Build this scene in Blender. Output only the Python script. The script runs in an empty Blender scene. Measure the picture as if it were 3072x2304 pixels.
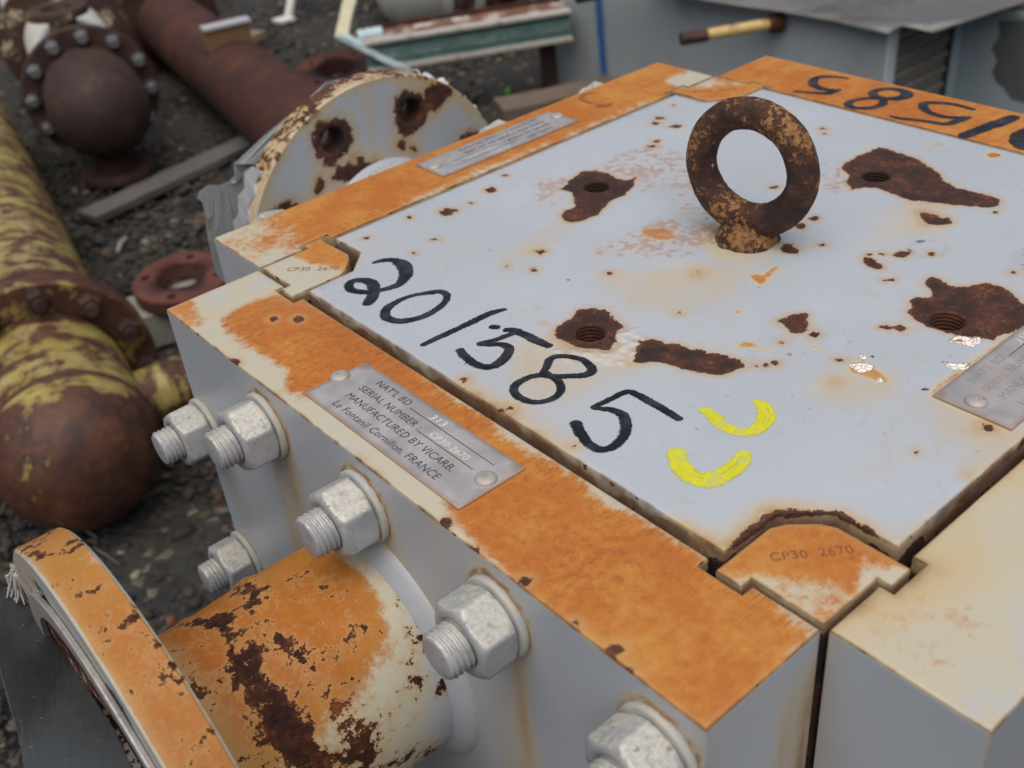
import bpy, bmesh, math, random
import numpy as np
from mathutils import Vector, Matrix
from mathutils.geometry import delaunay_2d_cdt

# ------------------------------------------------------------------ camera, sky, sun, exposure
SC = bpy.context.scene
COL = SC.collection
R = math.radians
PI = math.pi
cam_d = bpy.data.cameras.new('camera')
cam = bpy.data.objects.new('camera', cam_d)
COL.objects.link(cam)
cam.matrix_world = Matrix(((0.7566, 0.4234, -0.4983, -0.2625),
                           (-0.6482, 0.3851, -0.6570, -0.1596),
                           (-0.0863, 0.8200, 0.5658, 0.3270),
                           (0, 0, 0, 1)))
cam_d.sensor_fit = 'HORIZONTAL'
cam_d.sensor_width = 36
cam_d.lens = 37.44
cam_d.clip_start = 0.02
cam_d.clip_end = 400
cam_d.dof.use_dof = True
cam_d.dof.focus_distance = 0.58
cam_d.dof.aperture_fstop = 10
SC.camera = cam

SUN_EL, SUN_AZ = R(70), R(222)          # direction towards the sun (azimuth from +X, counter-clockwise)
world = bpy.data.worlds.new('World')
SC.world = world
world.use_nodes = True
wn = world.node_tree
wn.nodes.clear()
sky = wn.nodes.new('ShaderNodeTexSky')
sky.sky_type = 'NISHITA'
sky.sun_disc = False
sky.sun_elevation = SUN_EL
sky.sun_rotation = R(90) - SUN_AZ
sky.air_density = 1.0
sky.dust_density = 5.0
sky.ozone_density = 1.0
bg = wn.nodes.new('ShaderNodeBackground')
bg.inputs['Strength'].default_value = 0.05
wo = wn.nodes.new('ShaderNodeOutputWorld')
wn.links.new(sky.outputs[0], bg.inputs['Color'])
wn.links.new(bg.outputs[0], wo.inputs['Surface'])
sun_d = bpy.data.lights.new('sun', 'SUN')
sun = bpy.data.objects.new('sun', sun_d)
COL.objects.link(sun)
sun_d.energy = 1.5
sun_d.angle = R(85)
sun_d.color = (1.0, 0.95, 0.88)
sun.rotation_euler = Vector((math.cos(SUN_EL) * math.cos(SUN_AZ), math.cos(SUN_EL) * math.sin(SUN_AZ), math.sin(SUN_EL))).to_track_quat('Z', 'Y').to_euler()
SC.view_settings.view_transform = 'Standard'
SC.view_settings.look = 'None'
SC.view_settings.gamma = 1
SC.view_settings.use_curve_mapping = False
SC.view_settings.exposure = 0.70

rng = np.random.default_rng(7)
random.seed(7)

# outlines of rust, stains and lettering on the block (plan metres)
COVER_RUST = [[(0.2117, 0.381), (0.2287, 0.3877), (0.2407, 0.3903), (0.2494, 0.386), (0.2522, 0.3757), (0.2493, 0.3616), (0.2525, 0.3553), (0.2583, 0.3523), (0.2493, 0.3444), (0.239, 0.3405), (0.2275, 0.3384), (0.2198, 0.34), (0.21, 0.3362), (0.198, 0.3317), (0.1898, 0.3323), (0.1831, 0.333), (0.1789, 0.3363), (0.1788, 0.3439), (0.1827, 0.3505), (0.1894, 0.3538), (0.197, 0.3523), (0.2057, 0.3615), (0.2114, 0.3709)], [(0.3634, 0.2492), (0.3732, 0.2522), (0.3847, 0.251), (0.3963, 0.2499), (0.4093, 0.2495), (0.4115, 0.2419), (0.409, 0.2288), (0.4054, 0.2153), (0.4012, 0.2029), (0.396, 0.1925), (0.3879, 0.1841), (0.3837, 0.1712), (0.3823, 0.1592), (0.383, 0.1486), (0.3804, 0.1406), (0.3755, 0.1373), (0.3676, 0.1398), (0.3648, 0.1469), (0.361, 0.1534), (0.357, 0.162), (0.353, 0.1708), (0.3514, 0.1766), (0.3459, 0.1834), (0.3476, 0.1927), (0.3494, 0.2022), (0.3502, 0.2112), (0.3445, 0.2183), (0.338, 0.2225), (0.3448, 0.2323), (0.3553, 0.2358), (0.3581, 0.2429)], [(0.3339, 0.1668), (0.3369, 0.1631), (0.3369, 0.1542), (0.3408, 0.1512), (0.3347, 0.1464), (0.3283, 0.149), (0.3245, 0.1554), (0.3271, 0.1608)], [(0.0736, 0.2378), (0.0784, 0.2424), (0.0861, 0.244), (0.0944, 0.245), (0.102, 0.2471), (0.1078, 0.2432), (0.1107, 0.2357), (0.1094, 0.2267), (0.1063, 0.2185), (0.1047, 0.2139), (0.1021, 0.2156), (0.0962, 0.2123), (0.0904, 0.2065), (0.0825, 0.2034), (0.0796, 0.2091), (0.0761, 0.2129), (0.0738, 0.218), (0.0736, 0.2229), (0.0735, 0.2292), (0.0728, 0.2349)], [(0.083, 0.1855), (0.0922, 0.1902), (0.1005, 0.1952), (0.1054, 0.1933), (0.1082, 0.1889), (0.1087, 0.1836), (0.1121, 0.1786), (0.1121, 0.175), (0.1143, 0.1701), (0.1171, 0.1659), (0.1181, 0.1601), (0.1214, 0.1553), (0.1227, 0.1515), (0.1212, 0.1486), (0.1228, 0.1446), (0.1206, 0.1403), (0.1195, 0.1382), (0.1142, 0.1386), (0.1065, 0.1406), (0.1033, 0.1452), (0.0995, 0.1527), (0.0973, 0.1573), (0.0957, 0.1602), (0.0961, 0.1675), (0.0934, 0.1728), (0.09, 0.1788), (0.0861, 0.1809)], [(0.2353, 0.1113), (0.2395, 0.1105), (0.2446, 0.1059), (0.25, 0.1077), (0.2534, 0.1133), (0.2594, 0.1176), (0.2646, 0.1172), (0.2658, 0.113), (0.2633, 0.106), (0.2627, 0.1013), (0.2682, 0.0949), (0.2733, 0.093), (0.2787, 0.0895), (0.2793, 0.0832), (0.2779, 0.0768), (0.2733, 0.0688), (0.2704, 0.0618), (0.266, 0.0542), (0.259, 0.0523), (0.2509, 0.053), (0.2378, 0.0548), (0.2308, 0.0579), (0.2262, 0.0562), (0.226, 0.0587), (0.2249, 0.0634), (0.222, 0.0679), (0.2197, 0.0729), (0.2177, 0.0799), (0.2165, 0.0884), (0.2174, 0.0947), (0.2189, 0.1004), (0.2241, 0.1047), (0.2301, 0.1055)], [(0.2604, 0.1607), (0.2631, 0.156), (0.2613, 0.1505), (0.2587, 0.1445), (0.2544, 0.1437), (0.2531, 0.1482), (0.2537, 0.1534), (0.2574, 0.1581)], [(0.1685, 0.1541), (0.1749, 0.152), (0.1844, 0.1474), (0.1834, 0.1448), (0.1777, 0.1424), (0.1749, 0.138), (0.1697, 0.1354), (0.1644, 0.1377), (0.1629, 0.1406), (0.1683, 0.148)], [(0.1348, 0.4152), (0.1321, 0.4134), (0.1292, 0.4142), (0.1276, 0.4172), (0.1278, 0.421), (0.13, 0.4238), (0.1329, 0.4243), (0.1354, 0.4222), (0.1361, 0.4186)], [(0.1801, 0.4164), (0.1773, 0.4149), (0.1744, 0.416), (0.1726, 0.4191), (0.1728, 0.4229), (0.1749, 0.4255), (0.178, 0.4257), (0.1805, 0.4234), (0.1813, 0.4197)], [(0.155, 0.4142), (0.1537, 0.4134), (0.1524, 0.4139), (0.1516, 0.4153), (0.1517, 0.417), (0.1527, 0.4183), (0.1541, 0.4185), (0.1553, 0.4175), (0.1556, 0.4158)], [(0.1114, 0.4309), (0.1102, 0.4299), (0.109, 0.43), (0.1084, 0.4312), (0.1087, 0.4329), (0.1097, 0.4343), (0.111, 0.4348), (0.1119, 0.4341), (0.1121, 0.4325)], [(0.1385, 0.3175), (0.1365, 0.3165), (0.1343, 0.3173), (0.133, 0.3195), (0.1331, 0.3221), (0.1347, 0.3238), (0.137, 0.324), (0.1388, 0.3224), (0.1395, 0.3198)], [(0.348, 0.4107), (0.3459, 0.4099), (0.3439, 0.4108), (0.3427, 0.4129), (0.3431, 0.4154), (0.3448, 0.4169), (0.347, 0.4169), (0.3487, 0.4153), (0.3491, 0.4128)], [(0.3537, 0.392), (0.3518, 0.3918), (0.3493, 0.3936), (0.3474, 0.3966), (0.3471, 0.3994), (0.3484, 0.4006), (0.3508, 0.3997), (0.3531, 0.3971), (0.3543, 0.3941)], [(0.0728, 0.4263), (0.0717, 0.4256), (0.0703, 0.4261), (0.0694, 0.4276), (0.0694, 0.4294), (0.0702, 0.4306), (0.0715, 0.4307), (0.0727, 0.4297), (0.0732, 0.4279)], [(0.2021, 0.4318), (0.2013, 0.4314), (0.2003, 0.4318), (0.1997, 0.4328), (0.1998, 0.4339), (0.2004, 0.4347), (0.2014, 0.4347), (0.2022, 0.4339), (0.2025, 0.4328)], [(0.102, 0.3887), (0.1014, 0.3885), (0.1005, 0.3891), (0.0999, 0.3901), (0.0997, 0.391), (0.1001, 0.3915), (0.1008, 0.3913), (0.1017, 0.3905), (0.1021, 0.3895)], [(0.0813, 0.3823), (0.0804, 0.3816), (0.0794, 0.3818), (0.0789, 0.3828), (0.079, 0.384), (0.0798, 0.385), (0.0807, 0.3853), (0.0815, 0.3847), (0.0817, 0.3835)], [(0.1393, 0.4143), (0.1386, 0.4139), (0.138, 0.414), (0.1377, 0.4146), (0.1378, 0.4155), (0.1383, 0.4162), (0.139, 0.4164), (0.1396, 0.416), (0.1397, 0.4152)], [(0.3201, 0.3863), (0.319, 0.3858), (0.3179, 0.3861), (0.3174, 0.3872), (0.3177, 0.3884), (0.3186, 0.3893), (0.3198, 0.3894), (0.3206, 0.3886), (0.3208, 0.3874)], [(0.3113, 0.3802), (0.31, 0.3799), (0.3084, 0.3809), (0.3073, 0.3828), (0.3072, 0.3845), (0.3081, 0.3854), (0.3096, 0.3849), (0.311, 0.3834), (0.3117, 0.3815)], [(0.162, 0.2885), (0.1608, 0.2878), (0.1598, 0.2879), (0.1594, 0.2888), (0.1598, 0.2901), (0.1608, 0.2911), (0.162, 0.2914), (0.1627, 0.2909), (0.1628, 0.2897)], [(0.3585, 0.4163), (0.3569, 0.4158), (0.3554, 0.4166), (0.3545, 0.4183), (0.3547, 0.4201), (0.3559, 0.4212), (0.3575, 0.4211), (0.3588, 0.4198), (0.3592, 0.4179)], [(0.3845, 0.4279), (0.3829, 0.427), (0.3816, 0.4272), (0.3811, 0.4284), (0.3817, 0.43), (0.3832, 0.4314), (0.3848, 0.4317), (0.3858, 0.431), (0.3857, 0.4294)], [(0.2871, 0.2133), (0.2848, 0.2126), (0.2827, 0.2134), (0.2816, 0.2154), (0.2821, 0.2176), (0.2839, 0.219), (0.2863, 0.219), (0.2881, 0.2174), (0.2884, 0.2152)], [(0.2722, 0.213), (0.2705, 0.2124), (0.2688, 0.213), (0.268, 0.2145), (0.2684, 0.2162), (0.2698, 0.2173), (0.2717, 0.2173), (0.273, 0.2162), (0.2732, 0.2145)], [(0.2432, 0.1966), (0.2394, 0.1953), (0.2359, 0.1965), (0.2342, 0.1996), (0.2351, 0.2032), (0.2383, 0.2056), (0.2422, 0.2057), (0.245, 0.2034), (0.2454, 0.1998)], [(0.2822, 0.1438), (0.2785, 0.1426), (0.2754, 0.1434), (0.2742, 0.1458), (0.2755, 0.1488), (0.2787, 0.1509), (0.2824, 0.1512), (0.2848, 0.1495), (0.2847, 0.1465)], [(0.2911, 0.1317), (0.2897, 0.1313), (0.2885, 0.1317), (0.288, 0.1327), (0.2885, 0.1338), (0.2896, 0.1345), (0.291, 0.1345), (0.2919, 0.1338), (0.2919, 0.1327)], [(0.309, 0.2642), (0.3073, 0.2637), (0.3057, 0.2643), (0.3049, 0.2658), (0.3052, 0.2675), (0.3066, 0.2686), (0.3084, 0.2686), (0.3097, 0.2674), (0.3099, 0.2657)], [(0.4161, 0.3005), (0.4146, 0.3004), (0.4129, 0.3017), (0.4117, 0.3037), (0.4116, 0.3055), (0.4126, 0.3063), (0.4143, 0.3056), (0.4159, 0.3039), (0.4166, 0.3019)], [(0.408, 0.2941), (0.4072, 0.294), (0.4063, 0.2945), (0.4057, 0.2954), (0.4058, 0.2963), (0.4065, 0.2968), (0.4075, 0.2967), (0.4082, 0.2959), (0.4085, 0.2949)], [(0.2592, 0.1882), (0.2585, 0.188), (0.2577, 0.1884), (0.2572, 0.1892), (0.2573, 0.1899), (0.2578, 0.1904), (0.2587, 0.1902), (0.2593, 0.1896), (0.2595, 0.1888)], [(0.3646, 0.1316), (0.3637, 0.1314), (0.3628, 0.1316), (0.3625, 0.1323), (0.3628, 0.133), (0.3636, 0.1335), (0.3646, 0.1335), (0.3652, 0.133), (0.3652, 0.1322)], [(0.4401, 0.2186), (0.4393, 0.2185), (0.4385, 0.2189), (0.4381, 0.2196), (0.4383, 0.2204), (0.4389, 0.2208), (0.4398, 0.2207), (0.4405, 0.2201), (0.4406, 0.2193)], [(0.2664, 0.1595), (0.2656, 0.1593), (0.2648, 0.1596), (0.2643, 0.1603), (0.2645, 0.1611), (0.2652, 0.1616), (0.2661, 0.1615), (0.2667, 0.1609), (0.2669, 0.1601)], [(0.2718, 0.154), (0.271, 0.1538), (0.2702, 0.154), (0.2699, 0.1547), (0.2701, 0.1554), (0.2708, 0.1559), (0.2716, 0.1558), (0.2722, 0.1554), (0.2723, 0.1546)], [(0.0102, 0.2392), (0.0091, 0.2384), (0.0082, 0.2384), (0.0078, 0.2392), (0.0081, 0.2405), (0.009, 0.2416), (0.01, 0.2421), (0.0108, 0.2416), (0.0108, 0.2405)], [(0.0044, 0.2029), (0.0026, 0.202), (0.0005, 0.2028), (-0.0009, 0.2049), (-0.001, 0.2073), (0.0003, 0.2089), (0.0024, 0.2089), (0.0043, 0.2074), (0.0051, 0.205)], [(0.01, 0.2014), (0.0094, 0.2011), (0.0088, 0.2014), (0.0083, 0.202), (0.0083, 0.2028), (0.0087, 0.2033), (0.0094, 0.2033), (0.01, 0.2028), (0.0102, 0.2021)], [(0.1179, 0.3041), (0.1162, 0.3029), (0.1147, 0.303), (0.1141, 0.3043), (0.1147, 0.3062), (0.1162, 0.3079), (0.1179, 0.3085), (0.119, 0.3078), (0.119, 0.306)], [(0.1101, 0.3212), (0.1087, 0.32), (0.1075, 0.3199), (0.1071, 0.3209), (0.1077, 0.3226), (0.109, 0.3241), (0.1104, 0.3248), (0.1112, 0.3243), (0.1111, 0.3229)], [(0.1452, 0.2644), (0.1439, 0.2635), (0.1429, 0.2636), (0.1425, 0.2644), (0.143, 0.2658), (0.1441, 0.2669), (0.1454, 0.2674), (0.1462, 0.2669), (0.1461, 0.2657)], [(0.1385, 0.2), (0.137, 0.1993), (0.1355, 0.1998), (0.1347, 0.2012), (0.1349, 0.2028), (0.1362, 0.2039), (0.1378, 0.204), (0.139, 0.203), (0.1393, 0.2014)], [(0.0028, 0.172), (0.0022, 0.1716), (0.0017, 0.1717), (0.0014, 0.1722), (0.0015, 0.1728), (0.002, 0.1733), (0.0026, 0.1735), (0.003, 0.1732), (0.0031, 0.1726)], [(0.0104, 0.154), (0.0099, 0.1537), (0.0095, 0.1538), (0.0093, 0.1542), (0.0094, 0.1546), (0.0097, 0.155), (0.0102, 0.1551), (0.0105, 0.1549), (0.0106, 0.1544)], [(0.0034, 0.2251), (0.0026, 0.2246), (0.0019, 0.2247), (0.0014, 0.2255), (0.0016, 0.2264), (0.0022, 0.2272), (0.003, 0.2274), (0.0036, 0.2269), (0.0038, 0.226)], [(0.0006, 0.2314), (-0.001, 0.2304), (-0.0025, 0.2306), (-0.0034, 0.2321), (-0.0032, 0.234), (-0.0019, 0.2356), (-0.0003, 0.236), (0.001, 0.2351), (0.0013, 0.2333)], [(0.0789, 0.2523), (0.0783, 0.2519), (0.0777, 0.2521), (0.0774, 0.2526), (0.0775, 0.2533), (0.0779, 0.2538), (0.0786, 0.254), (0.079, 0.2536), (0.0792, 0.2529)], [(0.2497, 0.1312), (0.2475, 0.1308), (0.2451, 0.1321), (0.2437, 0.1343), (0.2439, 0.1364), (0.2456, 0.1376), (0.248, 0.1371), (0.25, 0.1353), (0.2507, 0.133)], [(0.1712, 0.1283), (0.1693, 0.1276), (0.1676, 0.1281), (0.1667, 0.1296), (0.1672, 0.1313), (0.1688, 0.1325), (0.1708, 0.1326), (0.1722, 0.1315), (0.1723, 0.1298)], [(0.2072, 0.0973), (0.2048, 0.0966), (0.2026, 0.0972), (0.2017, 0.0989), (0.2024, 0.1009), (0.2044, 0.1022), (0.2069, 0.1023), (0.2085, 0.101), (0.2086, 0.0991)], [(0.2035, 0.1026), (0.2018, 0.1024), (0.1998, 0.1035), (0.1985, 0.1054), (0.1985, 0.1072), (0.1998, 0.1081), (0.2018, 0.1076), (0.2035, 0.106), (0.2042, 0.104)], [(0.1524, 0.1368), (0.1515, 0.1366), (0.1504, 0.137), (0.1498, 0.1379), (0.1499, 0.1389), (0.1507, 0.1395), (0.1518, 0.1394), (0.1526, 0.1387), (0.1529, 0.1377)], [(0.1408, 0.0957), (0.1401, 0.0954), (0.1396, 0.0954), (0.1394, 0.0958), (0.1397, 0.0964), (0.1403, 0.0968), (0.141, 0.097), (0.1414, 0.0967), (0.1413, 0.0962)], [(0.119, 0.0076), (0.1181, 0.0073), (0.1173, 0.0075), (0.117, 0.008), (0.1173, 0.0087), (0.1181, 0.0091), (0.119, 0.0092), (0.1196, 0.0088), (0.1196, 0.0082)], [(0.1173, 0.0323), (0.1166, 0.0321), (0.116, 0.0322), (0.1157, 0.0327), (0.1159, 0.0333), (0.1165, 0.0337), (0.1173, 0.0337), (0.1178, 0.0333), (0.1178, 0.0328)], [(0.1287, 0.1291), (0.1279, 0.1288), (0.1271, 0.1291), (0.1266, 0.1299), (0.1267, 0.1307), (0.1274, 0.1312), (0.1282, 0.1311), (0.1289, 0.1306), (0.1291, 0.1298)], [(0.1336, 0.1265), (0.1329, 0.1262), (0.1321, 0.1265), (0.1317, 0.1271), (0.1319, 0.1279), (0.1325, 0.1284), (0.1333, 0.1284), (0.1339, 0.1279), (0.1341, 0.1271)], [(0.1243, 0.1333), (0.1237, 0.1331), (0.1232, 0.1333), (0.1229, 0.1337), (0.123, 0.1343), (0.1235, 0.1347), (0.1241, 0.1347), (0.1245, 0.1344), (0.1246, 0.1338)], [(0.1564, 0.0174), (0.1547, 0.0171), (0.1531, 0.0178), (0.1522, 0.0191), (0.1525, 0.0205), (0.1538, 0.0213), (0.1556, 0.0211), (0.157, 0.02), (0.1573, 0.0185)], [(0.1821, 0.2232), (0.181, 0.2226), (0.18, 0.2227), (0.1797, 0.2234), (0.1802, 0.2245), (0.1812, 0.2254), (0.1823, 0.2257), (0.1829, 0.2252), (0.1829, 0.2243)], [(0.3009, 0.0847), (0.2995, 0.0844), (0.2983, 0.0849), (0.2978, 0.0859), (0.2981, 0.0869), (0.2993, 0.0875), (0.3006, 0.0874), (0.3016, 0.0867), (0.3017, 0.0856)], [(0.1596, 0.1031), (0.1582, 0.103), (0.1564, 0.104), (0.1552, 0.1058), (0.155, 0.1073), (0.156, 0.1081), (0.1577, 0.1076), (0.1593, 0.1061), (0.1601, 0.1043)]]
COVER_STAIN = [[(0.1978, 0.1983), (0.2032, 0.1979), (0.2046, 0.1932), (0.2131, 0.1952), (0.2186, 0.1948), (0.2218, 0.188), (0.2109, 0.1888), (0.2067, 0.1878), (0.1969, 0.1847), (0.1924, 0.1857), (0.1937, 0.1914)], [(0.126, 0.1548), (0.1329, 0.1552), (0.1399, 0.1545), (0.142, 0.1486), (0.141, 0.1426), (0.1422, 0.1377), (0.1385, 0.1384), (0.136, 0.1459), (0.1321, 0.1502)], [(0.1984, 0.2909), (0.2056, 0.2893), (0.2123, 0.283), (0.2139, 0.2721), (0.208, 0.2654), (0.1993, 0.2656), (0.196, 0.2747), (0.1955, 0.2839)], [(0.4425, 0.1852), (0.4496, 0.1828), (0.4497, 0.1759), (0.4442, 0.174), (0.4387, 0.179)], [(0.1609, 0.1796), (0.1645, 0.1768), (0.1628, 0.1734), (0.1587, 0.1743), (0.1583, 0.1774)], [(0.1594, 0.1267), (0.1603, 0.1233), (0.1593, 0.117), (0.1583, 0.1209)], [(0.1532, 0.0976), (0.1601, 0.0986), (0.1655, 0.0948), (0.1636, 0.086), (0.16, 0.0772), (0.1558, 0.0736), (0.1536, 0.0802), (0.1519, 0.0883), (0.1506, 0.0939)], [(0.1936, 0.2302), (0.2213, 0.2425), (0.2176, 0.2144), (0.2451, 0.2107), (0.2396, 0.1945), (0.2353, 0.1809), (0.2101, 0.1836), (0.1944, 0.199)], [(0.1615, 0.0552), (0.1711, 0.0568), (0.2531, 0.0542), (0.2473, 0.0511), (0.1662, 0.0521), (0.1594, 0.0497), (0.1589, 0.013), (0.1567, 0.0118), (0.1585, 0.0525)]]
COVER_SCRATCH = [[(0.2587, 0.3856), (0.2776, 0.3896), (0.2919, 0.3856), (0.3093, 0.3777), (0.3062, 0.3574), (0.3013, 0.3449), (0.2746, 0.3209), (0.2631, 0.327), (0.247, 0.3346), (0.2574, 0.3601)], [(0.2081, 0.4006), (0.2249, 0.397), (0.199, 0.3657), (0.1862, 0.3696)], [(0.1647, 0.2903), (0.1867, 0.291), (0.2337, 0.2842), (0.1941, 0.2486), (0.1716, 0.2693)], [(0.3034, 0.3468), (0.3034, 0.3376), (0.2382, 0.2676), (0.2213, 0.2425), (0.1941, 0.2486)], [(0.3412, 0.258), (0.3665, 0.2475), (0.3391, 0.2232), (0.3196, 0.2395)]]
COVER_DIRT = [[(0.1383, 0.262), (0.1821, 0.2378), (0.2066, 0.209), (0.1728, 0.193), (0.1444, 0.2039), (0.1266, 0.2243)], [(0.0512, 0.2506), (0.077, 0.2265), (0.0833, 0.184), (0.0702, 0.1829), (0.0395, 0.1867), (0.0228, 0.1987), (0.0201, 0.2079)], [(-0.0054, 0.2358), (0.0087, 0.2267), (0.0155, 0.2026), (0.0103, 0.1786), (0.0122, 0.1578), (0.0035, 0.1653), (-0.0017, 0.2012)], [(0.1438, 0.1015), (0.1647, 0.0785), (0.1488, 0.0672), (0.1264, 0.0797), (0.1228, 0.0956)], [(0.1198, 0.3308), (0.163, 0.3409), (0.1746, 0.3378), (0.1385, 0.3215)], [(0.1583, 0.0567), (0.1593, 0.0125), (0.1736, 0.0115), (0.157, 0.0027), (0.127, 0.0095), (0.1381, 0.0317)], [(0.3159, 0.1835), (0.3514, 0.1766), (0.3518, 0.1611), (0.3152, 0.1496), (0.2837, 0.1677)], [(0.0039, 0.0687), (0.0057, 0.053), (0.0323, 0.0492), (0.0369, 0.0562), (0.02, 0.0521), (0.0094, 0.056)]]
COVER_BUBBLE = [[(0.0945, 0.2118), (0.1073, 0.2072), (0.1025, 0.1953), (0.0811, 0.1842), (0.0607, 0.2092), (0.0634, 0.2273), (0.0716, 0.2132), (0.0797, 0.1995)]]
COVER_GLOSS = [[(0.1693, 0.0961), (0.1675, 0.0955), (0.1659, 0.096), (0.1651, 0.0973), (0.1657, 0.0988), (0.1672, 0.0999), (0.169, 0.0999), (0.1703, 0.099), (0.1704, 0.0975)], [(0.1643, 0.087), (0.1603, 0.0861), (0.1562, 0.088), (0.1537, 0.0916), (0.1541, 0.0954), (0.1573, 0.0976), (0.1616, 0.0971), (0.1652, 0.0941), (0.1663, 0.0901)], [(0.1579, 0.0775), (0.1564, 0.0771), (0.1548, 0.0778), (0.1539, 0.0792), (0.1541, 0.0806), (0.1553, 0.0814), (0.157, 0.0812), (0.1583, 0.0801), (0.1587, 0.0787)], [(0.2185, 0.0731), (0.2209, 0.0691), (0.2198, 0.0658), (0.2266, 0.0639), (0.2207, 0.0601), (0.213, 0.0618), (0.2121, 0.0675), (0.2099, 0.0734)], [(0.191, 0.0664), (0.1932, 0.0607), (0.2005, 0.0537), (0.1922, 0.0523), (0.1887, 0.0571), (0.1888, 0.0624)]]
COVER_DARK = [[(0.1329, 0.1158), (0.1318, 0.1155), (0.1309, 0.1161), (0.1309, 0.1171), (0.1318, 0.1178), (0.1329, 0.1176), (0.1334, 0.1167)], [(0.128, 0.1173), (0.1272, 0.1171), (0.1265, 0.1176), (0.1265, 0.1184), (0.1271, 0.1189), (0.1279, 0.1187), (0.1283, 0.118)], [(0.1198, 0.1167), (0.1192, 0.1166), (0.1187, 0.1169), (0.1187, 0.1175), (0.1192, 0.1179), (0.1198, 0.1178), (0.1201, 0.1173)], [(0.1146, 0.1173), (0.1136, 0.117), (0.1129, 0.1175), (0.113, 0.1183), (0.1138, 0.1189), (0.1147, 0.1188), (0.115, 0.1181)], [(0.1276, 0.1046), (0.127, 0.1045), (0.1264, 0.1049), (0.1264, 0.1056), (0.1268, 0.1059), (0.1275, 0.1058), (0.1278, 0.1052)], [(0.2031, 0.1223), (0.2022, 0.1221), (0.2015, 0.1227), (0.2015, 0.1235), (0.2022, 0.124), (0.2031, 0.1238), (0.2035, 0.123)], [(0.204, 0.1376), (0.2029, 0.1374), (0.2021, 0.138), (0.2021, 0.139), (0.2029, 0.1396), (0.204, 0.1394), (0.2045, 0.1385)], [(0.1277, 0.0906), (0.1267, 0.0903), (0.126, 0.0907), (0.1261, 0.0916), (0.127, 0.0922), (0.1279, 0.0921), (0.1283, 0.0914)], [(0.1648, 0.0566), (0.1635, 0.0567), (0.1621, 0.0579), (0.1617, 0.0593), (0.1626, 0.0598), (0.1641, 0.0591), (0.1651, 0.0577)], [(0.1073, 0.0813), (0.1064, 0.081), (0.1057, 0.0815), (0.1058, 0.0823), (0.1066, 0.0829), (0.1075, 0.0828), (0.1078, 0.0821)], [(0.1149, 0.0756), (0.1143, 0.0755), (0.1139, 0.0758), (0.1138, 0.0763), (0.1143, 0.0767), (0.1149, 0.0765), (0.1152, 0.076)], [(0.1724, 0.0934), (0.1712, 0.0931), (0.1704, 0.0937), (0.1705, 0.0946), (0.1714, 0.0953), (0.1725, 0.0951), (0.173, 0.0943)], [(0.1737, 0.1791), (0.1732, 0.179), (0.1728, 0.1793), (0.1728, 0.1797), (0.1732, 0.18), (0.1736, 0.1799), (0.1739, 0.1795)], [(0.2006, 0.1433), (0.1989, 0.1436), (0.197, 0.1454), (0.1962, 0.1474), (0.1972, 0.1481), (0.1992, 0.147), (0.2007, 0.1448)], [(0.2826, 0.1238), (0.2813, 0.1236), (0.2804, 0.1243), (0.2805, 0.1253), (0.2815, 0.1259), (0.2827, 0.1257), (0.2832, 0.1248)], [(0.1338, 0.0328), (0.1332, 0.0329), (0.1326, 0.0335), (0.1323, 0.0341), (0.1327, 0.0343), (0.1334, 0.034), (0.1339, 0.0333)], [(0.1868, 0.1088), (0.1862, 0.1088), (0.1856, 0.1092), (0.1855, 0.1098), (0.186, 0.1101), (0.1866, 0.1099), (0.187, 0.1093)], [(0.1775, 0.1169), (0.1768, 0.1167), (0.1763, 0.117), (0.1764, 0.1176), (0.177, 0.118), (0.1776, 0.1179), (0.1778, 0.1174)], [(0.1618, 0.1158), (0.1613, 0.1157), (0.1609, 0.1159), (0.161, 0.1163), (0.1614, 0.1167), (0.1619, 0.1166), (0.1621, 0.1162)], [(0.0781, 0.2758), (0.0772, 0.2756), (0.0764, 0.2762), (0.0761, 0.2774), (0.0768, 0.2781), (0.0777, 0.2778), (0.0783, 0.2768)], [(0.0908, 0.309), (0.09, 0.3089), (0.0892, 0.3097), (0.0888, 0.3107), (0.0893, 0.3113), (0.0901, 0.3109), (0.0908, 0.3099)], [(0.1233, 0.2779), (0.1217, 0.278), (0.1196, 0.2799), (0.1188, 0.2822), (0.1197, 0.2832), (0.1217, 0.2821), (0.1233, 0.2798)], [(0.0363, 0.3307), (0.0355, 0.3299), (0.035, 0.33), (0.0353, 0.3309), (0.0361, 0.332), (0.0368, 0.3324), (0.0369, 0.3318)], [(0.0983, 0.031), (0.0976, 0.0308), (0.0971, 0.031), (0.0972, 0.0316), (0.0979, 0.032), (0.0986, 0.032), (0.0988, 0.0315)], [(0.1287, 0.0045), (0.1278, 0.0045), (0.1268, 0.0052), (0.1266, 0.0061), (0.1273, 0.0065), (0.1284, 0.0061), (0.129, 0.0052)], [(0.1227, 0.1048), (0.1222, 0.1047), (0.1218, 0.1051), (0.1217, 0.1056), (0.1221, 0.1059), (0.1226, 0.1057), (0.1229, 0.1053)]]
HOLES = [(0.089, 0.2248), (0.2307, 0.3648), (0.3659, 0.2223), (0.2294, 0.0856)]
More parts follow.
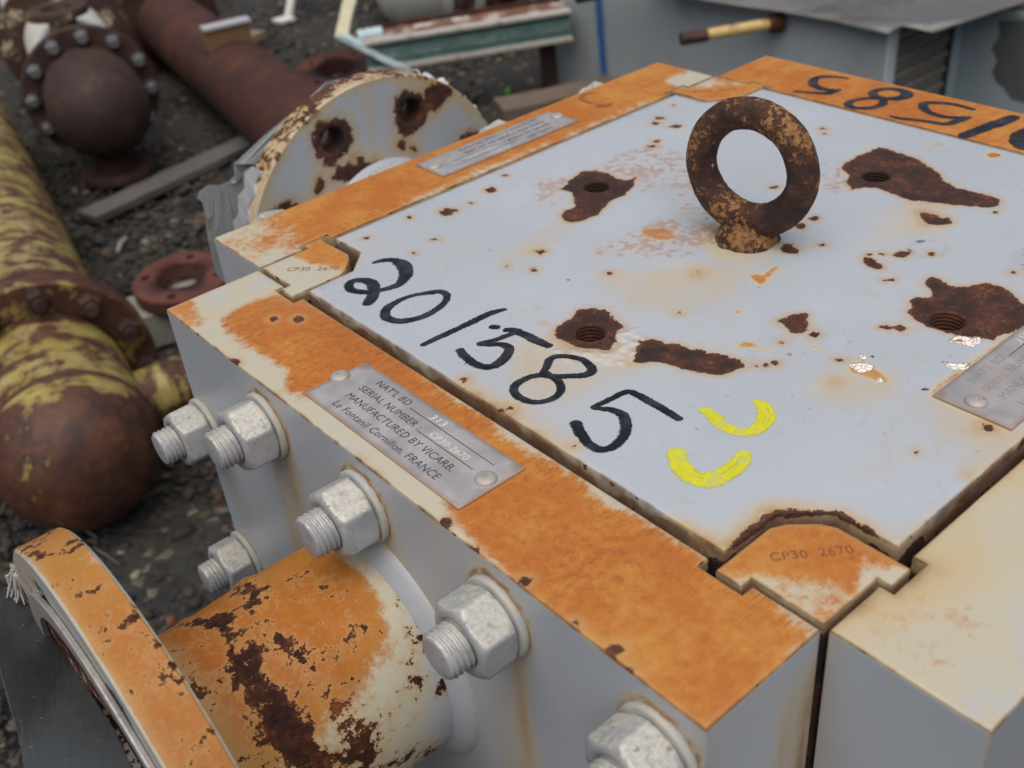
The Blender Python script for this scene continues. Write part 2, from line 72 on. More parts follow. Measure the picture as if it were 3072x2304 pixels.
DIGITS = [[[(0.0538, 0.3942, 0.0021), (0.0588, 0.3925, 0.0035), (0.0642, 0.3875, 0.0046), (0.0648, 0.3779, 0.0067), (0.0609, 0.368, 0.007), (0.0541, 0.3603, 0.0058), (0.0466, 0.3568, 0.0044), (0.0398, 0.3581, 0.0038), (0.0342, 0.3604, 0.0033), (0.0285, 0.3643, 0.0038), (0.0236, 0.371, 0.004), (0.023, 0.3776, 0.0043), (0.0264, 0.3828, 0.0043), (0.0318, 0.3833, 0.0043), (0.0358, 0.3786, 0.0045), (0.0366, 0.3709, 0.0056), (0.0322, 0.363, 0.0053), (0.0257, 0.3558, 0.0055), (0.0208, 0.3528, 0.0054)]], [[(0.0561, 0.3309, 0.0024), (0.0502, 0.3359, 0.0026), (0.0441, 0.339, 0.003), (0.0352, 0.3399, 0.0035), (0.0266, 0.3385, 0.0043), (0.0208, 0.334, 0.0049), (0.0184, 0.3269, 0.0044), (0.0209, 0.3198, 0.004), (0.0276, 0.3148, 0.004), (0.0376, 0.3126, 0.0038), (0.0483, 0.3142, 0.0036), (0.0565, 0.3183, 0.0034), (0.0602, 0.3238, 0.0035), (0.059, 0.3299, 0.0033), (0.0522, 0.3354, 0.0022)]], [[(0.0151, 0.287, 0.0026), (0.0271, 0.2865, 0.0034), (0.0403, 0.2856, 0.0037), (0.0541, 0.2852, 0.0039), (0.0654, 0.2844, 0.0037), (0.0725, 0.2814, 0.0021)]], [[(0.0581, 0.2629, 0.003), (0.0609, 0.2592, 0.0036), (0.062, 0.2496, 0.0042), (0.0623, 0.2405, 0.0044), (0.0633, 0.2317, 0.0035)], [(0.0612, 0.2568, 0.004), (0.0548, 0.2577, 0.0032), (0.0468, 0.2593, 0.0028), (0.0373, 0.2632, 0.0026), (0.0411, 0.258, 0.0028), (0.0457, 0.2524, 0.0034), (0.046, 0.2467, 0.0041), (0.0413, 0.2424, 0.0045), (0.0335, 0.2393, 0.0044), (0.0263, 0.24, 0.004), (0.0229, 0.2454, 0.0037), (0.0228, 0.2536, 0.0039), (0.0239, 0.2606, 0.0037), (0.0256, 0.2659, 0.0034)], [(0.0546, 0.2707, 0.0035), (0.0558, 0.2693, 0.0035)]], [[(0.0421, 0.214, 0.0025), (0.0489, 0.2177, 0.0029), (0.0542, 0.221, 0.0031), (0.0589, 0.2199, 0.0031), (0.0633, 0.2145, 0.0029), (0.0656, 0.2069, 0.0029), (0.0643, 0.1995, 0.0034), (0.0609, 0.195, 0.0041), (0.0557, 0.1954, 0.0037), (0.0502, 0.2005, 0.0034), (0.0444, 0.2065, 0.0032), (0.0393, 0.2135, 0.0032), (0.0321, 0.2167, 0.0032), (0.0236, 0.2158, 0.0032), (0.0189, 0.2103, 0.0031), (0.0188, 0.2015, 0.0031), (0.0227, 0.1948, 0.0029), (0.03, 0.192, 0.0029), (0.0374, 0.1942, 0.0031), (0.042, 0.2009, 0.003), (0.0429, 0.2086, 0.0028), (0.0436, 0.2145, 0.0025)]], [[(0.0613, 0.1321, 0.0032), (0.0617, 0.1413, 0.0036), (0.0622, 0.1547, 0.0036), (0.061, 0.1669, 0.0033), (0.0516, 0.1689, 0.0029), (0.0446, 0.1699, 0.0027), (0.0385, 0.1705, 0.0023), (0.0411, 0.1663, 0.0029), (0.0439, 0.1613, 0.0034), (0.0444, 0.1552, 0.0041), (0.04, 0.1484, 0.0044), (0.033, 0.1428, 0.0043), (0.0247, 0.1399, 0.0039), (0.0172, 0.142, 0.0036), (0.0159, 0.1494, 0.0039), (0.0184, 0.1576, 0.0043), (0.0229, 0.1668, 0.0046)]]]
YELLOW = [[[(0.0754, 0.1274, 0.0041), (0.0745, 0.1216, 0.005), (0.0717, 0.1132, 0.0053), (0.0723, 0.1058, 0.0052), (0.0745, 0.1009, 0.005), (0.0797, 0.0985, 0.0058), (0.0873, 0.0993, 0.0067), (0.0941, 0.1033, 0.0064), (0.0985, 0.1092, 0.0047), (0.0983, 0.1124, 0.0033)]], [[(0.0393, 0.1133, 0.0071), (0.035, 0.1076, 0.0075), (0.0319, 0.0999, 0.0077), (0.0326, 0.0928, 0.0079), (0.0372, 0.0889, 0.0079), (0.0449, 0.0871, 0.0075), (0.0536, 0.0874, 0.0073), (0.0601, 0.0897, 0.0056)]]]
D_DIGITS = [[[(0.5223, 0.3552, 0.0019), (0.5177, 0.3692, 0.0036), (0.5103, 0.3765, 0.0042), (0.5005, 0.3749, 0.0045), (0.4909, 0.3654, 0.0044), (0.4893, 0.3534, 0.0038), (0.4945, 0.3448, 0.0028)], [(0.4935, 0.3449, 0.0028), (0.4861, 0.3465, 0.0041), (0.4822, 0.3482, 0.004), (0.4761, 0.3592, 0.0028), (0.4712, 0.3712, 0.0019)]], [[(0.489, 0.2998, 0.0034), (0.4992, 0.3037, 0.0037), (0.4994, 0.3125, 0.0037), (0.5048, 0.3191, 0.0041), (0.5144, 0.3182, 0.0038), (0.5213, 0.311, 0.0038), (0.5219, 0.3014, 0.005), (0.5149, 0.294, 0.0059), (0.5048, 0.296, 0.0052), (0.4985, 0.3047, 0.0037), (0.49, 0.3164, 0.0034), (0.4779, 0.3212, 0.0037), (0.4697, 0.3176, 0.0039), (0.4688, 0.309, 0.0036), (0.4756, 0.3008, 0.0036), (0.4862, 0.2979, 0.004), (0.4959, 0.3022, 0.0037)]], [[(0.5177, 0.2375, 0.0027), (0.519, 0.254, 0.0034), (0.514, 0.2671, 0.0034), (0.5078, 0.2728, 0.004), (0.499, 0.2687, 0.0042), (0.4925, 0.2579, 0.0039), (0.4921, 0.2458, 0.0036), (0.4958, 0.2376, 0.0033), (0.501, 0.2316, 0.003)], [(0.4975, 0.2321, 0.0039), (0.4885, 0.2345, 0.0041), (0.4799, 0.2371, 0.0035), (0.4767, 0.2468, 0.0029), (0.4732, 0.2605, 0.0029), (0.4692, 0.2714, 0.0024), (0.4693, 0.2784, 0.0018)]], [[(0.52, 0.2059, 0.0057), (0.5056, 0.2078, 0.0065), (0.4862, 0.2117, 0.0064), (0.4685, 0.2151, 0.0057)]], [[(0.5127, 0.1803, 0.0059), (0.5016, 0.1851, 0.0064), (0.4875, 0.184, 0.0069), (0.4775, 0.178, 0.0071), (0.4736, 0.1689, 0.0062), (0.4811, 0.1615, 0.006), (0.4938, 0.1612, 0.0057), (0.5064, 0.1688, 0.0058), (0.5127, 0.1803, 0.0059)]]]
C_SCRIBBLE = [[(0.3703, 0.5084, 0.0022), (0.3615, 0.5129, 0.0035), (0.352, 0.5078, 0.0034), (0.349, 0.496, 0.0034), (0.3514, 0.4833, 0.0028), (0.3587, 0.4794, 0.0015)], [(0.3465, 0.4839, 0.0021), (0.3519, 0.4764, 0.0028), (0.3603, 0.4773, 0.0018)]]
A_STAIN = [[(-0.0482, 0.4057), (-0.025, 0.409), (-0.004, 0.3982), (-0.0007, 0.3811), (-0.0034, 0.3345), (-0.0083, 0.2842), (-0.0123, 0.2234), (-0.0134, 0.1733), (-0.0144, 0.1102), (-0.0105, 0.0634), (-0.012, 0.0417), (-0.0096, 0.0244), (-0.0101, 0.0058), (-0.049, 0.0015), (-0.0709, 0.0027), (-0.0703, 0.0285), (-0.0692, 0.0599), (-0.067, 0.0899), (-0.0631, 0.1092), (-0.0579, 0.1375), (-0.0534, 0.1601), (-0.0394, 0.1599), (-0.022, 0.1564), (-0.0182, 0.2238), (-0.016, 0.2963), (-0.0423, 0.2944), (-0.055, 0.3083), (-0.0468, 0.327), (-0.0476, 0.3688)], [(-0.0717, 0.4478), (-0.0583, 0.45), (-0.0651, 0.4249), (-0.0651, 0.4166), (-0.0717, 0.4192)]]
A_CHIPS = [[(-0.0714, 0.06), (-0.0726, 0.0596), (-0.0738, 0.0604), (-0.074, 0.0618), (-0.0732, 0.0627), (-0.0718, 0.0625), (-0.071, 0.0613)], [(-0.0646, 0.0479), (-0.0659, 0.0479), (-0.0676, 0.0493), (-0.0684, 0.0509), (-0.0677, 0.0517), (-0.066, 0.0509), (-0.0646, 0.0492)], [(-0.071, 0.0451), (-0.0722, 0.0447), (-0.0732, 0.0454), (-0.0734, 0.0466), (-0.0725, 0.0474), (-0.0713, 0.0473), (-0.0706, 0.0462)], [(-0.0705, 0.0375), (-0.0719, 0.0372), (-0.0732, 0.038), (-0.0734, 0.0394), (-0.0724, 0.0404), (-0.071, 0.0402), (-0.0701, 0.0389)], [(-0.0736, 0.2347), (-0.0754, 0.2336), (-0.077, 0.2346), (-0.0774, 0.2371), (-0.0761, 0.239), (-0.0742, 0.2391), (-0.0731, 0.2371)], [(-0.0712, 0.2268), (-0.0734, 0.2257), (-0.0757, 0.2273), (-0.0763, 0.2303), (-0.0749, 0.2325), (-0.0724, 0.2322), (-0.0708, 0.2297)], [(-0.0722, 0.2105), (-0.0735, 0.2098), (-0.0748, 0.2107), (-0.0751, 0.2124), (-0.0742, 0.2137), (-0.0728, 0.2136), (-0.0719, 0.2122)], [(-0.0687, 0.3564), (-0.0703, 0.3554), (-0.072, 0.3565), (-0.0725, 0.359), (-0.0715, 0.361), (-0.0697, 0.361), (-0.0684, 0.3589)], [(-0.1113, 0.1309), (-0.1118, 0.1306), (-0.1122, 0.1308), (-0.1123, 0.1315), (-0.1119, 0.132), (-0.1113, 0.1321), (-0.1111, 0.1316)], [(-0.0756, 0.3925), (-0.0772, 0.3906), (-0.0783, 0.391), (-0.0782, 0.3934), (-0.0769, 0.3959), (-0.0754, 0.3968), (-0.0748, 0.3953)], [(-0.0712, 0.3096), (-0.072, 0.3089), (-0.0726, 0.3092), (-0.0726, 0.3102), (-0.072, 0.3113), (-0.0712, 0.3115), (-0.0709, 0.3108)], [(-0.0713, 0.1341), (-0.0722, 0.1337), (-0.0731, 0.1343), (-0.0733, 0.1354), (-0.0726, 0.1362), (-0.0716, 0.1361), (-0.071, 0.1351)], [(-0.0778, 0.1065), (-0.0783, 0.1062), (-0.0788, 0.1064), (-0.0788, 0.107), (-0.0783, 0.1076), (-0.0778, 0.1076), (-0.0775, 0.1071)], [(-0.066, 0.1023), (-0.0668, 0.1022), (-0.0677, 0.1029), (-0.0681, 0.1039), (-0.0676, 0.1044), (-0.0667, 0.1041), (-0.0659, 0.1031)], [(-0.0683, 0.1572), (-0.069, 0.1568), (-0.0696, 0.1572), (-0.0697, 0.158), (-0.0692, 0.1587), (-0.0685, 0.1587), (-0.0681, 0.158)], [(-0.0688, 0.0699), (-0.0694, 0.0697), (-0.07, 0.0701), (-0.0701, 0.0707), (-0.0696, 0.0712), (-0.069, 0.0711), (-0.0686, 0.0706)], [(-0.0171, 0.3703), (-0.0185, 0.3693), (-0.0197, 0.37), (-0.0199, 0.372), (-0.0189, 0.3737), (-0.0174, 0.3738), (-0.0166, 0.3723)], [(-0.0284, 0.3831), (-0.0294, 0.3823), (-0.0302, 0.3828), (-0.0303, 0.3842), (-0.0295, 0.3855), (-0.0285, 0.3857), (-0.028, 0.3846)]]
NP_A = [(-0.0163, 0.2981), (-0.0187, 0.1585), (-0.059, 0.1594), (-0.0585, 0.2976)]
NP_C = [(0.1692, 0.5059), (0.3115, 0.5073), (0.3142, 0.4711), (0.1716, 0.47)]
NP_B = [(0.1604, 0.0527), (0.1597, 0.0119)]
RIV = [[(-0.0365, 0.2962), (-0.0366, 0.1668)], [(0.1775, 0.4906), (0.3081, 0.491)], [(0.1685, 0.0335)]]
B_STAIN = [(0.0734, -0.0077), (0.1043, -0.0259), (0.079, -0.0395), (0.0433, -0.0391), (0.0311, -0.0199)]
A_DRIP = [(0.2473, -0.009), (0.2263, -0.0556), (0.2038, -0.0589), (0.1137, -0.0544), (0.0626, -0.0069), (0.0309, -0.0478)]
N_COL = [(0.0016, 0.0006), (-0.002, 0.033), (-0.0057, 0.0368), (-0.0054, 0.0486), (0.0309, 0.0488), (0.0504, 0.03), (0.0507, -0.0067), (0.0375, -0.0084), (0.0364, -0.0017)]
A_NOTCH = [(-0.0081, 0.0573), (-0.0089, 0.035), (0.0601, -0.0087), (0.0374, -0.0089)]

# ------------------------------------------------------------------ node helpers
class NG:
    def __init__(s, name):
        s.m = bpy.data.materials.new(name)
        s.m.use_nodes = True
        s.t = s.m.node_tree
        s.t.nodes.clear()
        s.out = s.t.nodes.new('ShaderNodeOutputMaterial')
        s.p = s.t.nodes.new('ShaderNodeBsdfPrincipled')
        s.t.links.new(s.p.outputs[0], s.out.inputs['Surface'])
        s._co = None

    def node(s, typ, **kw):
        n = s.t.nodes.new(typ)
        for k, v in kw.items():
            setattr(n, k, v)
        return n

    def put(s, sock, v):
        if v is None:
            return
        if hasattr(v, 'is_output') or hasattr(v, 'links'):
            s.t.links.new(v, sock)
        else:
            sock.default_value = v if not (isinstance(v, tuple) and len(v) == 3 and sock.type == 'RGBA') else (*v, 1)

    def co(s):
        """object coordinates, shifted per object so that copies differ"""
        if s._co is None:
            tc = s.node('ShaderNodeTexCoord')
            oi = s.node('ShaderNodeObjectInfo')
            a = s.node('ShaderNodeVectorMath', operation='SCALE')
            a.inputs[0].default_value = (3.1, 1.7, 2.3)
            s.t.links.new(oi.outputs['Random'], a.inputs['Scale'])
            b = s.node('ShaderNodeVectorMath', operation='ADD')
            s.t.links.new(tc.outputs['Object'], b.inputs[0])
            s.t.links.new(a.outputs[0], b.inputs[1])
            s._co = b.outputs[0]
            s._raw = tc.outputs['Object']
        return s._co

    def scaled(s, vec, sc):
        n = s.node('ShaderNodeVectorMath', operation='MULTIPLY')
        s.put(n.inputs[0], vec)
        n.inputs[1].default_value = sc
        return n.outputs[0]

    def noise(s, scale, detail=4, rough=.55, vec=None, dist=0, color=False):
        n = s.node('ShaderNodeTexNoise')
        s.put(n.inputs['Vector'], vec if vec is not None else s.co())
        n.inputs['Scale'].default_value = scale
        n.inputs['Detail'].default_value = detail
        n.inputs['Roughness'].default_value = rough
        n.inputs['Distortion'].default_value = dist
        return n.outputs['Color' if color else 'Fac']

    def voro(s, scale, feat='F1', vec=None, out='Distance'):
        n = s.node('ShaderNodeTexVoronoi', feature=feat)
        s.put(n.inputs['Vector'], vec if vec is not None else s.co())
        n.inputs['Scale'].default_value = scale
        return n.outputs[out]

    def attr(s, name, vec=False):
        n = s.node('ShaderNodeAttribute', attribute_name=name)
        return n.outputs['Color' if vec else 'Fac']

    def m2(s, op, a, b=None, c=None, clamp=False):
        n = s.node('ShaderNodeMath', operation=op, use_clamp=clamp)
        for i, v in enumerate((a, b, c)):
            if v is not None:
                s.put(n.inputs[i], v)
        return n.outputs[0]

    def add(s, *a):
        r = a[0]
        for b in a[1:]:
            r = s.m2('ADD', r, b)
        return r

    def mul(s, *a):
        r = a[0]
        for b in a[1:]:
            r = s.m2('MULTIPLY', r, b)
        return r

    def mad(s, x, k, c):
        return s.m2('MULTIPLY_ADD', x, k, c)

    def sst(s, x, lo, hi, to0=0., to1=1.):
        n = s.node('ShaderNodeMapRange', interpolation_type='SMOOTHSTEP')
        s.put(n.inputs['Value'], x)
        n.inputs['From Min'].default_value = lo
        n.inputs['From Max'].default_value = hi
        n.inputs['To Min'].default_value = to0
        n.inputs['To Max'].default_value = to1
        return n.outputs[0]

    def mix(s, f, a, b):
        n = s.node('ShaderNodeMix', data_type='RGBA')
        s.put(n.inputs[0], f)
        s.put(n.inputs[6], a)
        s.put(n.inputs[7], b)
        return n.outputs[2]

    def mixf(s, f, a, b):
        n = s.node('ShaderNodeMix', data_type='FLOAT')
        s.put(n.inputs[0], f)
        s.put(n.inputs[2], a)
        s.put(n.inputs[3], b)
        return n.outputs[0]

    def fin(s, col=None, rough=None, metal=None, bump=None, bump_d=.001, bump_s=1., spec=None, coat=None, alpha=None):
        s.put(s.p.inputs['Base Color'], col)
        s.put(s.p.inputs['Roughness'], rough)
        s.put(s.p.inputs['Metallic'], metal)
        s.put(s.p.inputs['Specular IOR Level'], spec)
        s.put(s.p.inputs['Coat Weight'], coat)
        s.put(s.p.inputs['Alpha'], alpha)
        if bump is not None:
            b = s.node('ShaderNodeBump')
            b.inputs['Distance'].default_value = bump_d
            b.inputs['Strength'].default_value = bump_s
            s.put(b.inputs['Height'], bump)
            s.t.links.new(b.outputs[0], s.p.inputs['Normal'])
        return s.m


RUST_DK, RUST_MD, RUST_BR = (.030, .011, .008), (.075, .024, .012), (.22, .075, .022)
PAINT = (.425, .462, .505)
CREAM = (.475, .445, .345)
ST_LT, ST_DP = (.48, .212, .036), (.415, .126, .012)


def rust_color(g, sc=1.):
    a = g.noise(60 * sc, 6, .65)
    b = g.noise(330 * sc, 4, .6)
    c = g.mix(g.sst(a, .38, .62), RUST_DK, RUST_MD)
    v = g.add(g.mul(a, .5), g.mul(b, .5))
    c = g.mix(g.mul(g.sst(v, .52, .66), .75), c, RUST_BR)
    return c, b


def paint_mat(name, base=PAINT, cover=False, streak=None, amp=5., rough=.36, chips=True, spots=.0, deep=1., spec=.55):
    """grey paint over steel; attributes: a_rust_shade (mm, + inside bare rust and painted gap shade), a_stain, a_dirt_shade (0..1, grime and painted gap shade), a_edge (mm from the nearest edge)"""
    g = NG(name)
    nA = g.noise(38, 5)
    nB = g.noise(190, 5, .62)
    nC = g.noise(900, 3, .6)
    big = g.noise(9, 3)
    a_rust_shade, a_stain, a_dirt_shade, a_edge = (g.attr(k) for k in ('a_rust_shade', 'a_stain', 'a_dirt_shade', 'a_edge'))
    cA, cB, cBig = (g.mad(v, 1, -.5) for v in (nA, nB, big))
    col = g.mix(g.sst(big, .3, .7), base, tuple(v * .93 for v in base))
    # cream bleed and orange staining that soaked into the paint
    st = g.add(a_stain, g.mul(cA, .9), g.mul(cB, .6), g.mul(cBig, .8), g.mul(g.mad(nC, 1, -.5), .35))
    if streak:
        sv = g.noise(1, 4, .6, vec=g.scaled(g.co(), streak))
        fine = g.noise(1, 2, .6, vec=g.scaled(g.co(), tuple(v * 2.6 for v in streak)))
        cs = g.mad(sv, 1, -.5)
        brush = g.attr('a_brush')
        st = g.add(st, g.mul(cs, g.mad(brush, .30, .10)))
    col = g.mix(g.sst(st, -.22, .22), col, CREAM)
    tone = g.add(g.mul(a_stain, .55), g.mul(cA, 1.8), g.mul(cB, 1.5), g.mul(cBig, 2.2), .12)
    stain = g.mix(g.sst(tone, .05, .95), tuple(v * deep for v in ST_LT), tuple(v * deep for v in ST_DP))
    stain = g.mix(g.mul(g.sst(a_stain, .3, .7), g.sst(g.add(g.mul(nB, .5), g.mul(nC, .5), g.mul(cBig, .35)), .53, .66), .60), stain, (.22, .070, .016))
    stain = g.mix(g.mul(g.sst(g.noise(300, 5, .7), .58, .68), .15), stain, (.66, .42, .17))
    if streak:
        stain = g.mix(g.mul(g.sst(fine, .55, .66), g.sst(a_stain, .25, .6), g.mad(brush, .75, .16)), stain, (.24, .078, .020))
    stain = g.mix(g.mul(g.sst(nC, .55, .72), .35), stain, (.26, .085, .02))
    col = g.mix(g.sst(st, .38, .74), col, stain)
    # yellow-brown runs and grime, with painted shade on gap walls
    geo = g.node('ShaderNodeNewGeometry')
    sx = g.node('ShaderNodeSeparateXYZ')
    g.t.links.new(geo.outputs['Normal'], sx.inputs[0])
    side = g.sst(g.m2('ABSOLUTE', sx.outputs['Z']), .6, .2)
    run = g.noise(1, 5, .6, vec=g.scaled(g.co(), (55, 55, 3.5)))
    run2 = g.noise(1, 3, .6, vec=g.scaled(g.co(), (240, 240, 6)))
    dt = g.add(g.mul(a_dirt_shade, g.mad(nA, 1.1, .45)), g.mul(side, g.add(g.mul(g.sst(run, .48, .74), .34), g.mul(g.sst(run2, .60, .74), .16))))
    col = g.mix(g.sst(dt, .04, .85, 0, .85), col, g.mix(g.sst(dt, .45, 1.15), (.52, .385, .185), (.20, .10, .035)))
    # halo round bare patches
    d = g.add(a_rust_shade, g.mul(cA, amp * 1.2), g.mul(cB, amp * 1.1), g.mul(g.mad(nC, 1, -.5), amp * .35))
    hal = g.sst(d, -8, -.4)
    col = g.mix(g.mul(hal, hal, .50), col, (.46, .29, .115))
    col = g.mix(g.mul(g.sst(d, -1.3, -.1), .70), col, (.30, .115, .030))
    # pale rim highlight painted along the lip of a bare patch
    lip = g.mul(g.sst(d, -1.5, -.5), g.sst(d, .0, -.3), g.sst(nB, .45, .62), g.sst(st, .45, .15))
    col = g.mix(g.mul(lip, .55), col, (.60, .57, .51))
    # small pits
    pit = g.mul(g.sst(g.noise(150, 5, .7), .705, .73), g.sst(big, .42, .60), spots if spots else .0)
    rc, rb = rust_color(g)
    mask = g.sst(d, -.25, .25)
    rc = g.mix(g.mul(g.sst(d, 3.2, .2), g.sst(nB, .42, .60), .55), rc, (.15, .058, .024))
    rc = g.mix(g.mul(g.sst(g.noise(48, 6, .7), .54, .62), .7), rc, (.017, .009, .008))
    if chips:
        ch = g.sst(g.add(g.mul(g.noise(85, 4, .6), 3.4), g.mul(a_edge, -.42)), 2.06, 2.16)
        mask = g.m2('MAXIMUM', mask, ch)
        line = g.mul(g.sst(a_edge, 1.6, .0), g.sst(g.noise(60, 4), .38, .62))
        col = g.mix(g.mul(line, .72), col, (.16, .07, .025))
    extra_h = None
    rgh = g.mixf(g.sst(st, .3, .8), rough, .58)
    if cover:
        # general wear: chalky clouds, tide marks, hair scratches, dust
        cl = g.noise(17, 6, .68)
        col = g.mix(g.mul(g.sst(cl, .50, .70), .32), col, (.44, .425, .395))
        col = g.mix(g.mul(g.sst(cl, .48, .32), .25), col, (.50, .53, .57))
        tide = g.m2('ABSOLUTE', g.mad(g.noise(11, 3, .5), 1, -.53))
        col = g.mix(g.mul(g.sst(tide, .012, .0), g.sst(nB, .42, .6), .26), col, (.42, .34, .22))
        for sc_, rot in (((9, 420, 9), .5), ((420, 9, 9), -.7)):
            mp = g.node('ShaderNodeMapping')
            g.put(mp.inputs['Vector'], g.co())
            mp.inputs['Rotation'].default_value = (0, 0, rot)
            hair = g.noise(1, 3, .55, vec=g.scaled(mp.outputs[0], sc_))
            col = g.mix(g.mul(g.sst(hair, .69, .73), g.sst(cl, .44, .6), .38), col, (.30, .285, .27))
        col = g.mix(g.mul(g.sst(nC, .64, .72), .30), col, (.36, .33, .29))
        # reddish scuffs
        sc = g.attr('a_scr')
        sv = g.noise(1, 5, .7, vec=g.scaled(g.co(), (70, 210, 80)), dist=.6)
        scm = g.mul(g.sst(g.add(sv, g.mul(cB, 2.2), g.mul(cA, 1.6), g.mul(sc, .13)), .60, .80), g.sst(sc, .0, .8))
        col = g.mix(g.mul(scm, .55), col, g.mix(nB, (.44, .235, .10), (.27, .115, .045)))
        col = g.mix(g.mul(g.sst(sc, .1, 1.), .12), col, (.52, .36, .25))
        dk = g.attr('a_dark')
        col = g.mix(g.sst(g.add(dk, g.mul(cB, 1.2)), -.3, .15), col, (.045, .055, .075))
        # blistered paint
        bub = g.attr('a_bub')
        vb = g.voro(190, 'SMOOTH_F1')
        bl = g.mul(g.sst(vb, .75, .15), g.sst(bub, .1, .9))
        col = g.mix(g.mul(bl, .55), col, (.60, .57, .53))
        col = g.mix(g.mul(g.sst(vb, .45, .9), g.sst(bub, .2, .9), .55), col, (.46, .20, .09))
        extra_h = g.mul(bl, .9)
        # shiny lifted paint flakes, their sky reflection painted in near-white
        gl = g.attr('a_gloss')
        fl = g.sst(g.add(gl, g.mul(cB, 5.)), -.2, .2)
        col = g.mix(fl, col, g.mix(g.sst(g.voro(300, 'DISTANCE_TO_EDGE'), .02, .06), (.35, .15, .05), (.86, .84, .78)))
        rgh = g.mixf(fl, rgh, .18)
        extra_h = g.add(extra_h, g.mul(fl, g.mad(g.noise(260, 3), .8, .4)))
        col = g.mix(g.mul(g.sst(g.noise(240, 2, .5), .70, .74), g.sst(big, .40, .62), .6), col, (.20, .10, .06))
    col = g.mix(pit, col, (.06, .025, .015))
    col = g.mix(mask, col, rc)
    rgh = g.mixf(mask, rgh, .88)
    h = g.add(g.mul(mask, g.mad(rb, 1.6, -1.5)), g.mul(nC, .06), g.mul(nA, .12))
    if streak:
        h = g.add(h, g.mul(fine, brush, -.14))
    if extra_h is not None:
        h = g.add(h, extra_h)
    return g.fin(col, rgh, 0., h, .0012, 1., spec=spec)


def rust_mat(name, dk=RUST_DK, md=RUST_MD, br=RUST_BR, sc=1., rough=.85, bright=.75, lo=.52):
    g = NG(name)
    a = g.noise(22 * sc, 6, .65)
    b = g.noise(130 * sc, 5, .62)
    c = g.noise(5 * sc, 3)
    col = g.mix(g.sst(g.add(g.mul(a, .6), g.mul(c, .4)), .38, .62), dk, md)
    col = g.mix(g.mul(g.sst(g.add(g.mul(a, .5), g.mul(b, .5)), lo, lo + .13), bright), col, br)
    return g.fin(col, rough, 0., g.add(g.mul(b, .8), g.mul(a, .8)), .0012 / sc, .8)


def plain_mat(name, colr, rough=.5, metal=0., var=.12, sc=20., bump=.3, dirt=None, dirt_lo=.5, dirt_hi=.7, dist=.001):
    g = NG(name)
    a = g.noise(sc, 5, .6)
    b = g.noise(sc * 7, 4, .6)
    col = g.mix(g.sst(a, .3, .7), tuple(v * (1 - var) for v in colr), tuple(min(1, v * (1 + var)) for v in colr))
    if dirt:
        col = g.mix(g.sst(g.add(g.mul(a, .65), g.mul(b, .35)), dirt_lo, dirt_hi), col, dirt)
    return g.fin(col, g.mad(b, .2, rough - .1), metal, g.add(a, b), dist, bump)


# ------------------------------------------------------------------ object helpers
def tag(o, label=None, cat=None, group=None, kind=None):
    if label:
        o['label'] = label
    if cat:
        o['category'] = cat
    if group:
        o['group'] = group
    if kind:
        o['kind'] = kind
    return o


def empty(name, loc, label, cat, group=None, rot=(0, 0, 0)):
    o = bpy.data.objects.new(name, None)
    o.empty_display_size = .05
    COL.objects.link(o)
    o.location = loc
    o.rotation_euler = rot
    return tag(o, label, cat, group)


def link(name, me, parent=None, loc=None, rot=None, world_coords=False):
    """world_coords: the mesh is written in world coordinates although its parent stands elsewhere"""
    o = bpy.data.objects.new(name, me)
    COL.objects.link(o)
    if parent is not None:
        o.parent = parent
    if world_coords and parent is not None:
        top = parent
        off = Vector((0, 0, 0))
        while top is not None:
            off += top.location
            top = top.parent
        o.location = -off
    if loc is not None:
        o.location = loc
    if rot is not None:
        o.rotation_euler = rot
    return o


def mesh(name, v, f, mat, smooth=True, ang=35, attrs=None):
    me = bpy.data.meshes.new(name)
    me.from_pydata([tuple(map(float, p)) for p in v], [], [tuple(map(int, q)) for q in f])
    me.materials.append(mat)
    if attrs:
        for k, a in attrs.items():
            at = me.attributes.new(k, 'FLOAT', 'POINT')
            at.data.foreach_set('value', np.asarray(a, np.float32))
    if smooth:
        me.shade_smooth()
        me.set_sharp_from_angle(angle=R(ang))
    me.update()
    return me


